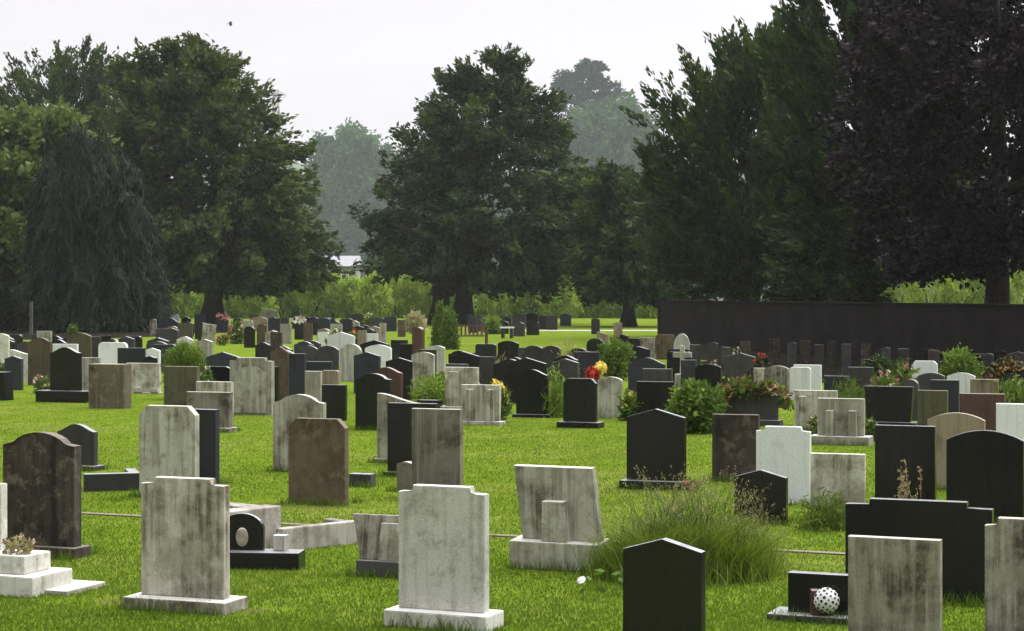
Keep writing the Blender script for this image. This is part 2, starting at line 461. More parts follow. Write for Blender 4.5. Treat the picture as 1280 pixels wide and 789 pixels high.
def profile(shape, w, h):
    a = w / 2
    if shape == 'flat':
        return [(-a, 0), (a, 0), (a, h), (-a, h)]
    if shape == 'soft':      # flat top with rounded corners
        c = 0.12 * w
        return [(-a, 0), (a, 0), (a, h - c), (a - c * .3, h - c * .3), (a - c, h), (-a + c, h), (-a + c * .3, h - c * .3), (-a, h - c)]
    if shape == 'arch':      # shallow curved top
        z = h - 0.13 * w
        return [(-a, 0), (a, 0), (a, z)] + arc(a, z, -a, z, 0.13 * w, 14) + [(-a, z)]
    if shape == 'round':
        z = h - 0.36 * w
        pts = [(-a, 0), (a, 0)]
        for i in range(17):
            t = PI * i / 16
            pts.append((a * math.cos(t), z + 0.36 * w * math.sin(t)))
        return pts
    if shape == 'disc':
        pts = [(-a * .45, 0), (a * .45, 0)]
        for i in range(23):
            t = -0.38 * PI + (1.76 * PI) * i / 22
            pts.append((a * math.cos(t), h * .55 + h * .45 * math.sin(t)))
        return pts
    if shape == 'peak':
        z = h - 0.14 * w
        return [(-a, 0), (a, 0), (a, z), (0, h), (-a, z)]
    if shape == 'steep':
        z = h - 0.3 * w
        return [(-a, 0), (a, 0), (a, z), (0, h), (-a, z)]
    if shape == 'chamfer':
        c = 0.14 * w
        return [(-a, 0), (a, 0), (a, h - c), (a - c, h), (-a + c, h), (-a, h - c)]
    if shape == 'shoulder':  # flat top with a small square step at each end
        s, c = 0.055 * h, 0.17 * w
        return [(-a, 0), (a, 0), (a, h - s), (a - c, h - s), (a - c, h), (-a + c, h), (-a + c, h - s), (-a, h - s)]
    if shape == 'shoulder_arch':
        s, c = 0.15 * w, 0.14 * w
        return [(-a, 0), (a, 0), (a, h - s), (a - c, h - s * .9)] + arc(a - c, h - s * .7, -a + c, h - s * .7, s * .7, 12) + [(-a + c, h - s * .9), (-a, h - s)]
    if shape == 'ogee':      # curved centre sweeping down to low shoulders
        s = 0.17 * w
        pts = [(-a, 0), (a, 0)]
        for i in range(21):
            t = 1 - 2 * i / 20
            pts.append((a * t, h - s + s * (0.5 + 0.5 * math.cos(PI * t)) ** 0.8))
        return pts
    if shape == 'double':    # two humps side by side
        s = 0.09 * w
        pts = [(-a, 0), (a, 0)]
        for i in range(25):
            t = 1 - 2 * i / 24
            pts.append((a * t, h - s + s * abs(math.sin(PI * t)) ** 0.7))
        return pts
    if shape == 'wave':      # asymmetric sweep, high on the left
        s = 0.2 * w
        pts = [(-a, 0), (a, 0)]
        for i in range(17):
            t = i / 16
            pts.append((a - w * t, h - s + s * (3 * t * t - 2 * t ** 3)))
        return pts
    raise ValueError(shape)

def slab_mesh(name, pts, t, bevel=0.007, taper=0.0, y=0.0, z=0.0, x=0.0, skew=0.0):
    H = max(p[1] for p in pts)
    def tp(p):
        return (p[0] * (1 + taper * (p[1] / H)) + x + skew * (p[1] - H / 2), p[1] + z)
    bm = bmesh.new()
    A = [bm.verts.new((tp(p)[0], y - t / 2, tp(p)[1])) for p in pts]
    B = [bm.verts.new((tp(p)[0], y + t / 2, tp(p)[1])) for p in pts]
    fa = bm.faces.new(A); fb = bm.faces.new(B[::-1])
    n = len(pts)
    for i in range(n):
        bm.faces.new([A[i], B[i], B[(i + 1) % n], A[(i + 1) % n]])
    if bevel > 0:
        es = list(fa.edges) + list(fb.edges)
        bmesh.ops.bevel(bm, geom=es, offset=bevel, segments=2, affect='EDGES', profile=0.6)
    return bm_mesh(name, bm)

STONES, BOXES = {}, []
def stone(key, xl, xr, yt, yb, shape, mat, label, t=0.09, plinth=None, rot=None, roll=0.0, pitch=0.0, taper=0.0, group=None, h=None, butt=None, panel=False, pmat=None, skew=0.0):
    """one gravestone filling the given box of the photograph. plinth = (overhang, height, depth) in metres"""
    if yb is None:
        r = (h or 0.85) / CH
        yb = (yt - VH * r) / (1 - r)
    dn = dist(yb)
    um = (xl + xr) / 2
    ang = YAW + math.radians(random.uniform(-2.5, 2.5)) if rot is None else math.radians(rot)
    see = abs(-ang - math.atan((um - UC) / F))
    W = (xr - xl) * dn / F
    w = max(0.2, (W - t * math.sin(see)) / math.cos(see))
    d = dn + 0.5 * (w / 2 * math.sin(see)) + t / 2
    hz = zat(yt, d)
    x = (um - UC) * d / F
    sx = 0.0
    detail = plinth or butt or panel
    far = d > 70
    bev = 0.004 if mat in ('black', 'slate') else 0.009
    if far: bev = 0.0
    zb = 0.0
    lean = (math.radians(pitch), math.radians(roll), ang)
    if not detail:
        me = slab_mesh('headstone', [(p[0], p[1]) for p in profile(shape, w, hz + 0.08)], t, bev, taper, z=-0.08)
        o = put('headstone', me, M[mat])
        o.location = (x, d, 0); o.rotation_euler = lean
        tag(o, label, 'headstone', group)
    else:
        o = thing('headstone', (x, d, 0), label, 'headstone', lean, group)
        ph = plinth[1] if plinth else 0.0
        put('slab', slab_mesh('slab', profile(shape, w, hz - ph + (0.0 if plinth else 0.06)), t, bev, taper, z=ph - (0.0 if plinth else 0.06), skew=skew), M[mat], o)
        if plinth:
            pw = w / 2 + plinth[0]
            put('plinth', box_mesh('plinth', -pw, pw, -plinth[2] / 2, plinth[2] / 2, -0.06, ph - 0.001, 0 if far else 0.012), M[pmat or mat], o)
        for (bx, bw, bh) in (butt or []):
            # a small block propped against the near face
            me = slab_mesh('buttress', [(-bw / 2, 0), (bw / 2, 0), (bw / 2 * .86, bh), (-bw / 2 * .86, bh)], 0.09, 0.008, 0, y=-t / 2 - 0.048, z=ph, x=bx * w)
            put('buttress', me, M[mat], o)
        if panel:
            pr = profile('shoulder_arch', w * 0.78, (hz - ph) * 0.82)
            put('panel', slab_mesh('panel', pr, 0.02, 0.006, 0, y=-t / 2 - 0.012, z=ph + 0.03), M[mat], o)
    STONES[key] = (o, d, w, hz, x)
    BOXES.append((xl, xr, yt, yb, d))
    return o

NEAR, MID, FAR_ = 'headstones in the near rows', 'headstones in the middle rows', 'headstones in the far rows'
S = stone
# ---- near rows
S('A', 4, 101, 540, 697, 'shoulder_arch', 'sooty', 'tall dark stained brown headstone with a curved shouldered top beside the left edge', t=.11, plinth=(.05, .09, .26), group=NEAR)
S('C', 72, 122, 530, 588, 'ogee', 'dark', 'small dark grey headstone with a swept pointed top rising behind the tall stained brown one', plinth=(.05, .06, .26), group=NEAR)
S('D', 174, 249, 507, 622, 'chamfer', 'pale', 'pale grey headstone with clipped top corners just behind the big stained shouldered one', t=.1, group=NEAR)
S('D2', 196, 274, 511, 606, 'flat', 'slate', 'dark slab headstone half hidden behind the pale one with clipped corners', t=.09, group=NEAR)
S('E', 176, 287, 597, 764, 'shoulder', 'stained', 'large stained off white headstone with stepped shoulders, left of the fallen kerbs', t=.085, plinth=(.075, .085, .34), group=NEAR)
S('G', 448, 548, 645, 722, 'flat', 'grey', 'leaning grey headstone wider at its top, mostly hidden by the clean white shouldered stone', t=.09, plinth=(-.02, .11, .3), taper=.26, pitch=-7, butt=[(-.06, .17, .3)], pmat='dark', group=NEAR)
S('H', 497, 612, 607, 786, 'shoulder', 'marble', 'clean white marble headstone with stepped shoulders on a white plinth in the front centre', t=.085, plinth=(.06, .11, .3), group=NEAR)
S('I', 514, 579, 511, 622, 'flat', 'grey', 'square topped grey brown streaked headstone directly behind the clean white centre stone', t=.09, group=NEAR)
S('I2', 497, 520, 577, 614, 'arch', 'grey', 'low round topped grey stone block at the foot of the square streaked headstone', t=.12, group=NEAR)
S('J', 484, 548, 504, 596, 'flat', 'black', 'black square topped slab seen edge on between two grey brown headstones', t=.09, plinth=(.03, .05, .2), group=NEAR)
S('K', 471, 526, 492, 579, 'wave', 'grey', 'grey brown headstone with a sweeping wavy top behind the black square slab', t=.1, plinth=(.04, .05, .22), group=NEAR)
S('Lb', 360, 436, 523, 631, 'chamfer', 'brown', 'brown sandstone headstone with clipped corners standing alone on the grass', t=.09, group=NEAR)
S('L2', 436, 470, 592, 609, 'flat', 'dark', 'low dark stone tablet in the grass right of the lone brown headstone', t=.14, group=NEAR)
S('Mm', 341, 408, 493, 590, 'shoulder_arch', 'pale', 'pale headstone with a curved top directly behind the lone brown one', t=.1, group=NEAR)
S('N', 649, 752, 582, 712, 'flat', 'pale', 'tilted grey stained square headstone propped by a small block on a wide pale footing', t=.08, plinth=(.045, .235, .3), skew=-.1, pitch=4, butt=[(0, .22, .33)], pmat='pale', group=NEAR)
S('O', 778, 882, 673, 838, 'peak', 'black', 'plain black headstone with a low pointed top in the foreground, its foot out of view', t=.085, group=NEAR)
S('P', 783, 858, 511, 612, 'peak', 'black', 'black low pointed headstone standing beyond the tall grass, red flowers at its foot', t=.09, plinth=(.06, .1, .3), group=NEAR)
S('Q', 890, 950, 518, 602, 'flat', 'sooty', 'dark brown square topped headstone left of the bright white shouldered one', t=.1, group=NEAR)
S('R', 945, 1014, 533, 630, 'shoulder', 'white', 'bright white marble headstone with small stepped shoulders among dark stones', t=.08, group=NEAR)
S('Sx', 918, 985, 587, 655, 'peak', 'black', 'low black headstone with a slight peak, its foot lost in the tall grass', t=.09, group=NEAR)
S('T', 1013, 1082, 567, 660, 'flat', 'pale', 'pale grey square topped headstone with weeds at its foot, right of the bright white one', t=.08, group=NEAR)
S('U', 1094, 1170, 532, 642, 'flat', 'black', 'tall black square topped headstone with pale weed stalks before it', t=.09, group=NEAR)
S('V', 1184, 1279, 538, 655, 'arch', 'black', 'large black headstone with a smoothly curved top near the right edge', t=.1, group=NEAR)
S('W', 1057, 1240, 625, 752, 'shoulder', 'black', 'very wide low black double headstone with stepped ends near the right edge', t=.09, group=NEAR)
S('X', 1060, 1177, 672, 838, 'flat', 'grey', 'square topped grey brown stained headstone in front of the wide black double one', t=.08, group=NEAR)
S('Y', 1232, 1330, 648, 815, 'shoulder', 'grey', 'tall stained grey brown headstone with a stepped shoulder cut by the right edge', t=.09, group=NEAR)
S('Zz', 985, 1085, 717, 777, 'flat', 'black', 'small low black memorial slab on a thin base holding a white pierced ball', t=.1, plinth=(.12, .045, .34), pmat='dark', group=NEAR)
S('AA', 1160, 1231, 516, 612, 'arch', 'tan', 'tan stained headstone with a flat curved top left of the large black curved one', t=.09, group=NEAR)
S('AB', 1246, 1325, 505, 600, 'flat', 'white', 'plain white square headstone cut by the right edge behind the black curved one', t=.1, group=NEAR)
S('AC', 1022, 1081, 498, 556, 'flat', 'pale', 'pale wide headstone propped by two upright blocks beside pink flowers', t=.09, plinth=(.1, .13, .36), butt=[(-.22, .13, .38), (.27, .13, .38)], group=MID)
S('AD', 993, 1047, 488, 538, 'flat', 'pale', 'pale square headstone with one propping block, just behind the pale one with two', t=.09, plinth=(.04, .06, .26), butt=[(-.28, .13, .5)], group=MID)
S('AE', 987, 1014, 459, 500, 'soft', 'white', 'small white headstone with rounded corners in front of the wider white one', group=MID)
S('AF', 992, 1027, 456, 492, 'flat', 'white', 'small white square headstone half behind the rounded white one', group=MID)
S('AG', 1084, 1139, 483, 535, 'flat', 'black', 'black headstone flaring wider at its top on a stepped black base', taper=.12, t=.1, plinth=(.1, .1, .3), group=MID)
S('AG2', 1126, 1149, 474, 526, 'round', 'dark', 'rough narrow dark stone close beside the flaring black headstone', t=.14, group=MID)
S('AH', 1147, 1185, 488, 540, 'flat', 'olive', 'mossy olive square topped headstone right of the flaring black one', t=.1, group=MID)
S('AI', 1148, 1181, 466, 512, 'arch', 'dark', 'dark headstone with a curved top behind the mossy olive one', group=MID)
S('AI2', 1164, 1199, 475, 524, 'flat', 'slate', 'dark blue square headstone between the mossy olive and the red granite ones', group=MID)
S('AK', 1140, 1172, 451, 490, 'chamfer', 'white', 'white headstone with clipped corners catching light in front of the dark wall', group=MID)
S('AJ', 1184, 1219, 466, 508, 'arch', 'white', 'white mottled headstone with a curved top under a lime green bush', group=MID)
S('AL', 1200, 1256, 492, 548, 'flat', 'red', 'red brown granite square headstone left of the plain white one at the edge', t=.12, group=MID)
S('AM', 1213, 1248, 474, 514, 'flat', 'tan', 'tan headstone with a pale rim just behind the red brown granite one', group=MID)
S('AN', 1242, 1272, 455, 500, 'round', 'slate', 'dark blue round topped headstone wreathed in ochre leaves', group=MID)
S('AO', 1030, 1062, 470, 508, 'flat', 'slate', 'low dark blue headstone right of the pair of small white ones', group=MID)
S('AP', 1060, 1092, 459, 500, 'flat', 'dark', 'dark square headstone with a bright top edge beside the low clipped hedge', group=MID)
# ---- middle rows, right of centre
S('h2', 900, 973, 484, 532, 'arch', 'dark', 'dark headstone framed by an arch of rust and green creeper', t=.12, plinth=(.06, .1, .3), group=MID)
S('g8', 796, 843, 477, 527, 'flat', 'black', 'black square headstone with a bright top edge left of the leafy bush', group=MID)
S('g7', 803, 841, 461, 506, 'flat', 'dark', 'dark grey square headstone peeping over the black one with a bright top edge', group=MID)
S('g6', 785, 832, 447, 492, 'ogee', 'slate', 'wide dark headstone with a swept top behind the two square dark ones', group=MID)
S('g9', 851, 871, 450, 494, 'flat', 'slate', 'narrow dark blue headstone right of the pale stone cross', group=MID)
S('g10', 869, 902, 455, 500, 'arch', 'black', 'black curved headstone behind the leafy green bush', group=MID)
S('h3', 906, 945, 441, 480, 'peak', 'dark', 'dark peaked headstone above the rust creeper arch', group=MID)
S('h4', 942, 958, 460, 494, 'flat', 'pale', 'narrow pale stone under the dusky red flowers', group=MID)
S('h5', 955, 987, 457, 498, 'arch', 'grey', 'grey green curved headstone left of the pair of small white ones', group=MID)
S('f8', 704, 747, 473, 535, 'chamfer', 'black', 'black headstone on a wide black base with a red flower ball beyond its top', t=.1, plinth=(.08, .1, .34), group=MID)
S('f9', 747, 779, 471, 523, 'arch', 'pale', 'pale speckled curved headstone right beside the black one under the yellow ball', group=MID)
S('f5', 717, 750, 440, 482, 'flat', 'slate', 'dark blue square headstone with a bright top edge behind the red flower ball', group=MID)
S('e11', 632, 684, 447, 505, 'peak', 'black', 'black headstone with light catching its peaked top behind the tall dark ogee one', group=MID)
S('f10', 645, 686, 462, 522, 'ogee', 'black', 'black headstone with a swept centre point standing at the edge of the open lawn', t=.1, plinth=(.05, .06, .26), group=MID)
S('e10', 655, 702, 432, 476, 'double', 'dark', 'wide dark headstone with a double curved top in the middle distance', group=MID)
S('e5', 622, 649, 426, 455, 'arch', 'black', 'small black headstone with a dome top on the far lawn edge', group=MID)
S('e3', 594, 621, 430, 478, 'soft', 'slate', 'dark blue headstone right of the bench with rounded corners', group=MID)
S('e4', 600, 619, 446, 490, 'flat', 'dark', 'narrow dark headstone behind the pale propped ones', group=MID)
S('e46', 577, 626, 481, 531, 'flat', 'pale', 'pale headstone propped by two blocks beside yellow flowers', t=.09, plinth=(.06, .06, .3), butt=[(-.24, .13, .55), (.3, .13, .55)], taper=.04, group=MID)
S('e47', 573, 602, 474, 516, 'round', 'slate', 'dark round topped headstone peeping between two pale propped ones', group=MID)
S('e48', 556, 599, 459, 516, 'flat', 'pale', 'tall pale square headstone with one propping block and a lower ledge', t=.09, plinth=(.08, .12, .4), butt=[(-.2, .2, .66)], group=MID)
S('d6', 514, 544, 440, 488, 'arch', 'pale', 'light grey headstone with a broad curved top behind green weeds', group=MID)
S('d7', 524, 546, 437, 474, 'flat', 'dark', 'dark grey headstone edge peeping behind the light grey curved one', group=MID)
S('d8', 534, 557, 432, 468, 'arch', 'marble', 'off white curved headstone left below the pointed green shrub', group=MID)
S('d9', 557, 586, 455, 492, 'flat', 'dark', 'low dark green grey headstone behind the tall pale propped one', group=MID)
S('d10', 522, 553, 500, 516, 'flat', 'black', 'low black kerb stone with green weeds growing behind it', t=.2, group=MID)
S('d4', 515, 531, 409, 452, 'round', 'red', 'tall narrow red brown round topped pillar stone in the middle distance', t=.3, group=MID)
S('d5', 500, 516, 430, 468, 'flat', 'black', 'small black headstone left of the narrow red brown pillar', group=MID)
S('c24', 462, 504, 459, 512, 'ogee', 'red', 'red brown granite headstone with a swept top between black ones', t=.12, group=MID)
S('c23', 482, 516, 447, 500, 'peak', 'black', 'black peaked headstone directly behind the red brown granite swept one', group=MID)
S('c25', 444, 491, 467, 538, 'shoulder_arch', 'black', 'large black headstone with a curved shouldered top in front of the red brown granite one', t=.12, group=MID)
S('c21', 442, 476, 440, 492, 'peak', 'slate', 'dark blue headstone with a low peak above the large black shouldered one', group=MID)
S('c22', 456, 490, 431, 472, 'arch', 'white', 'white curved headstone between two dark ones in the middle distance', group=MID)
S('c11', 425, 453, 430, 477, 'round', 'marble', 'cream round topped headstone in front of the wide white peaked one', group=MID)
S('c10', 409, 444, 415, 456, 'peak', 'white', 'wide white headstone with a low peak and yellow flowers behind', group=MID)
S('c9', 397, 412, 415, 446, 'soft', 'white', 'small white stone touching the left of the wide white peaked one', group=MID)
S('c12', 371, 424, 432, 474, 'double', 'dark', 'wide dark brown headstone with a wavy double top behind cream ones', group=MID)
S('c13', 383, 416, 452, 492, 'flat', 'slate', 'dark headstone with a bright ledge above two short cream stones', group=MID)
S('c15', 381, 403, 464, 510, 'flat', 'pale', 'cream square headstone just above the pale curved one', group=MID)
S('c16', 401, 425, 463, 506, 'soft', 'tan', 'tan headstone touching the right of the cream square one', group=MID)
S('c17', 402, 434, 481, 526, 'flat', 'black', 'black square headstone with a bright top edge right of the pale curved one', group=MID)
S('c18', 361, 383, 442, 502, 'flat', 'slate', 'slim dark slate headstone right of the tall brown peaked one', group=MID)
S('b22', 338, 363, 433, 500, 'steep', 'brown', 'tall brown headstone with a pointed top right of the large pale shouldered one', group=MID)
S('b21', 310, 349, 458, 510, 'flat', 'black', 'black headstone edge showing right of the large pale shouldered one', group=MID)
S('b20', 287, 343, 447, 519, 'shoulder', 'pale', 'large pale shouldered headstone with an arched sunk panel on its back', t=.12, panel=True, group=MID)
S('b18', 245, 292, 477, 532, 'flat', 'pale', 'pale square headstone with a bright top behind the lower stained one', t=.1, group=MID)
S('b19', 233, 291, 490, 540, 'flat', 'grey', 'low stained pale headstone with a projecting ledge at its right foot', t=.1, plinth=(.03, .07, .3), group=MID)
S('b16', 257, 301, 440, 486, 'peak', 'slate', 'wide dark blue headstone with a low peak behind the large pale shouldered one', group=MID)
S('b17', 234, 291, 458, 498, 'soft', 'black', 'low black headstone behind the pale square ones', group=MID)
S('b15', 319, 339, 428, 462, 'ogee', 'black', 'small black swept headstone behind the top of the large pale shouldered one', group=MID)
# ---- middle rows, left
S('a17', 205, 250, 458, 510, 'flat', 'olive', 'dark olive square headstone below the dome of bright green bush', t=.14, group=MID)
S('a16', 158, 201, 454, 492, 'flat', 'pale', 'wide pale grey headstone on two small white feet', t=.1, plinth=(.02, .03, .24), butt=[(-.1, .22, .1), (.42, .2, .1)], group=MID)
S('a13', 111, 164, 455, 511, 'flat', 'mottled', 'thick mottled brown block of a headstone with a dark right side', t=.3, group=MID)
S('a12', 101, 126, 447, 500, 'flat', 'pale', 'cream square headstone between the big black one and the thick mottled block', group=MID)
S('a11', 123, 160, 428, 474, 'soft', 'white', 'white headstone with rounded corners behind the thick mottled block', group=MID)
S('a14', 147, 182, 435, 478, 'flat', 'slate', 'dark blue headstone half covering the white rounded one', group=MID)
S('a15', 180, 201, 435, 466, 'peak', 'white', 'small white peaked headstone left of the bright green dome bush', group=MID)
S('a15b', 179, 197, 445, 484, 'peak', 'black', 'small black peaked headstone in front of the small white peaked one', group=MID)
S('a7', 63, 102, 434, 503, 'ogee', 'black', 'big black headstone with a swept top on a long black base', t=.12, plinth=(.25, .24, .45), group=MID)
S('a8', 66, 98, 430, 476, 'flat', 'white', 'bright white top of a headstone showing behind the big black swept one', group=MID)
S('a9', 84, 115, 416, 466, 'arch', 'olive', 'olive brown curved headstone in front of the dark weeping tree', group=MID)
S('a10', 114, 127, 421, 456, 'flat', 'dark', 'narrow dark headstone right of the olive brown curved one', group=MID)
S('a5', 35, 65, 422, 482, 'shoulder_arch', 'brown', 'tall warm brown headstone with curved shouldered top left of the big black one', group=MID)
S('a6', 46, 65, 414, 450, 'flat', 'pale', 'small cream square headstone peeping over the tall warm brown one', group=MID)
S('a2', 6, 29, 445, 488, 'peak', 'slate', 'small dark blue peaked headstone near the left edge', group=MID)
S('a3', 12, 37, 437, 478, 'wave', 'marble', 'pale sloping headstone just behind the small dark blue peaked one', group=MID)
S('a4', -12, 17, 465, 501, 'flat', 'black', 'black tapering pedestal stone with a pale top at the left edge', t=.3, taper=-.22, group=MID)
S('a1', -10, 12, 417, 455, 'arch', 'marble', 'pale grey curved headstone cut by the left edge', group=MID)
# ---- far rows
R = [
 (187, 196, 399, 'arch', 'grey', 'small grey curved headstone at the right skirt of the dark weeping tree'),
 (199, 223, 397, 'ogee', 'slate', 'far dark blue swept headstone left of the leaning grey one'),
 (213, 224, 393, 'arch', 'marble', 'far pale stone top showing over the dark blue swept one'),
 (222, 241, 404, 'flat', 'olive', 'far olive square headstone right of the dark blue swept one'),
 (243, 257, 393, 'flat', 'slate', 'far tall dark headstone with a white top just left of the yew trunk'),
 (251, 268, 405, 'flat', 'pale', 'far pale leaning headstone in front of the left yew trunk'),
 (274, 286, 397, 'round', 'slate', 'far dark round headstone with a pink garland right of the left yew trunk'),
 (305, 319, 408, 'round', 'black', 'far black round topped headstone right of the pink flower bed'),
 (321, 334, 405, 'arch', 'brown', 'far brown curved headstone right of the black round topped one'),
 (312, 335, 396, 'arch', 'tan', 'far cream pink curved headstone behind the brown curved one'),
 (326, 346, 387, 'flat', 'grey', 'farthest grey slab leaning before the brick building'),
 (335, 351, 398, 'flat', 'slate', 'far dark slab right of the cream pink curved headstone'),
 (338, 353, 415, 'soft', 'sooty', 'dark brown low headstone below the far dark slab'),
 (350, 365, 405, 'flat', 'pale', 'far pale square headstone left of the white bouquet'),
 (368, 380, 402, 'soft', 'black', 'far black headstone topped by a white bouquet'),
 (380, 391, 404, 'flat', 'brown', 'far brown headstone right of the white bouquet'),
 (396, 413, 397, 'arch', 'slate', 'far dark blue curved headstone above the small white stone'),
 (413, 428, 405, 'flat', 'pale', 'far cream square headstone behind the white peaked one'),
 (428, 441, 398, 'arch', 'slate', 'far small dark curved headstone left of the taller one with a pale top'),
 (439, 457, 392, 'arch', 'dark', 'far taller grey headstone with a pale curved top'),
 (447, 459, 413, 'flat', 'tan', 'tan stone right of the red flowers on the far lawn'),
 (458, 473, 417, 'flat', 'white', 'small bright white stone lying low on the far lawn'),
 (463, 478, 397, 'flat', 'dark', 'far dark square headstone right of the yellow white flowers'),
 (480, 496, 396, 'soft', 'slate', 'far dark blue headstone with a rounded top left of the pale blossom shrub'),
 (474, 483, 404, 'flat', 'pale', 'far slim pale stone between two dark ones'),
 (497, 507, 400, 'flat', 'brown', 'far brown headstone beside the pale blossom shrub'),
 (585, 597, 397, 'flat', 'slate', 'far dark headstone behind the middle of the bench'),
 (596, 607, 396, 'arch', 'dark', 'far grey curved headstone behind the right end of the bench'),
 (640, 658, 393, 'soft', 'dark', 'far dark headstone right of the small pale table'),
 (657, 673, 391, 'peak', 'dark', 'far grey peaked headstone at the edge of the sunlit lawn'),
 (683, 697, 395, 'flat', 'dark', 'left of two upright dark headstones standing on the sunlit lawn'),
 (700, 714, 392, 'arch', 'slate', 'right of two upright dark headstones standing on the sunlit lawn'),
 (739, 750, 398, 'arch', 'dark', 'single dark headstone alone on the sunlit lawn'),
 (767, 778, 403, 'arch', 'tan', 'small tan curved headstone alone near the pale path'),
 (746, 761, 415, 'wave', 'tan', 'small pinkish sloping stone above the dark dome headstone'),
 (733, 756, 423, 'round', 'black', 'black dome headstone left of the leafy green plant'),
 (770, 786, 418, 'peak', 'black', 'black peaked headstone right of the pinkish sloping stone'),
 (784, 800, 423, 'soft', 'black', 'small black rounded headstone beyond the leafy green plant'),
 (800, 819, 422, 'flat', 'grey', 'grey square headstone left of the end of the dark wall'),
 (795, 813, 433, 'wave', 'slate', 'dark blue sloping headstone below the grey square one'),
 (820, 843, 418, 'soft', 'brown', 'dark brown headstone with a pale top at the end of the wall'),
 (450, 487, 425, 'peak', 'black', 'wide low black headstone behind the white curved one'),
]
for i, (a, b, yt, sh, mt, lb) in enumerate(R):
    S('r%d' % i, a, b, yt, None, sh, mt, lb, group=FAR_, h=0.92 if yt < 410 else 0.88, roll=7 if 'lean' in lb else 0)
for i, (a, b, yt, sh, mt) in enumerate([(862, 876, 431, 'flat', 'dark'), (884, 898, 428, 'arch', 'dark'), (902, 914, 434, 'flat', 'dark'), (925, 939, 427, 'flat', 'sooty'), (961, 975, 424, 'flat', 'sooty'), (984, 996, 428, 'arch', 'dark'),
     (1000, 1013, 426, 'flat', 'sooty'), (1018, 1030, 431, 'flat', 'dark'), (1034, 1046, 426, 'arch', 'sooty'), (1052, 1064, 430, 'flat', 'dark'), (1076, 1088, 430, 'flat', 'sooty'), (1101, 1113, 434, 'arch', 'dark'), (1122, 1136, 436, 'flat', 'dark'), (1160, 1174, 438, 'flat', 'sooty'), (1228, 1242, 442, 'arch', 'dark')]):
    S('w%d' % i, a, b, yt, None, sh, mt, 'dim dark headstone in the shaded row along the foot of the dark brick wall', group='dim headstones along the brick wall', h=.8)

# places of flowers, shrubs, the bench and the cross that must stay in view: (left, right, top, bottom, distance)
KEEP = [(838, 868, 414, 484, 48), (1080, 1146, 446, 512, 40), (940, 964, 441, 482, 48), (750, 792, 424, 476, 52), (716, 760, 440, 470, 40), (566, 612, 400, 436, 90), (622, 644, 404, 426, 105),
        (200, 256, 428, 500, 42), (268, 308, 391, 432, 95), (538, 572, 379, 437, 85), (1178, 1228, 440, 492, 48), (362, 384, 394, 425, 105), (506, 532, 391, 418, 120), (984, 1030, 455, 495, 46), (884, 932, 430, 492, 48)]
def pack(u0, u1, v0, v1, n, lb, mats, grp):
    """more graves of the crowded rows, wherever there is room between those already placed"""
    done = 0
    for _ in range(n * 60):
        if done >= n: break
        u = random.uniform(u0, u1); yt = random.uniform(v0, v1)
        rr = random.uniform(.74, .92) / CH
        yb = (yt - VH * rr) / (1 - rr); d = dist(yb); x = (u - UC) * d / F
        if any(abs(q[4] - x) < .85 and abs(q[1] - d) < 1.5 for q in STONES.values()): continue
        wpx = random.uniform(.55, .8) * F / d
        ul, ur = u - wpx / 2, u + wpx / 2
        if any(q[4] > d and min(ur, q[1]) - max(ul, q[0]) > .3 * (q[1] - q[0]) and yt < q[2] + .55 * (q[3] - q[2]) for q in BOXES): continue
        if any(min(ur, q[1]) > max(ul, q[0]) and q[2] - 6 < yt < q[3] and q[4] > d for q in KEEP): continue
        S('p%d_%d' % (u0, done), u - wpx / 2, u + wpx / 2, yt, yb, random.choice(['flat', 'arch', 'peak', 'ogee', 'soft', 'shoulder_arch', 'peak', 'ogee']), random.choice(mats), lb, t=.12, group=grp)
        done += 1
DK = ['black', 'slate', 'dark', 'black']
pack(846, 1285, 436, 470, 46, 'small dark headstone crowded among the graves in front of the shaded wall', DK, 'dark headstones crowded before the wall')
pack(560, 830, 434, 462, 34, 'small dark headstone crowded among the graves between the bench and the wall end', DK, 'dark headstones crowded right of the bench')
pack(340, 520, 422, 450, 26, 'small dark headstone crowded among the graves left of the red brown pillar', DK, 'dark headstones crowded left of the pillar')
pack(0, 205, 418, 442, 18, 'small dark headstone crowded among the graves beneath the dark weeping tree', DK, 'dark headstones crowded beneath the weeping tree')
pack(190, 510, 396, 413, 26, 'small dark headstone in the farthest rows before the golden hedge, left of the bench', DK, 'dark headstones in the farthest left rows')
pack(575, 690, 393, 404, 9, 'small dark headstone in the farthest rows before the golden hedge, right of the bench', DK, 'dark headstones in the farthest right rows')
pack(215, 480, 398, 430, 10, 'small pale headstone scattered among the farthest dark rows left of the pillar', ['pale', 'marble', 'tan'], 'pale headstones in the farthest left rows')


# ------------------------------------------------------------------ white stepped memorial at the left edge
d0 = dist(748)
x0 = (55 - UC) * d0 / F
mem = thing('memorial', (x0 - 0.4, d0 + 0.42, 0), 'white marble memorial of stepped blocks with a flower pot hole, cut by the left edge', 'memorial', (0, 0, YAW), NEAR)
put('plinth', box_mesh('plinth', -.5, .43, -.26, .26, -.05, .15, .012), M['marble'], mem)
put('upper_step', box_mesh('upper_step', -.42, .31, -.19, .15, .151, .29, .012), M['marble'], mem)
put('slab', slab_mesh('slab', profile('flat', .5, .5), .08, .007, 0, y=.08, z=.292, x=-.31), M['marble'], mem)
put('paving_slab', box_mesh('paving_slab', .1, .62, -.1, .42, -.03, .035, .006), M['pale'], mem)
d1 = d0 + 0.3
flowers('dried cream flowers and brown twigs on the white stepped memorial', 2, 46, 668, 700, ['cream', 'dry'], d=d1, n=14, leaf='seed', r=.022)

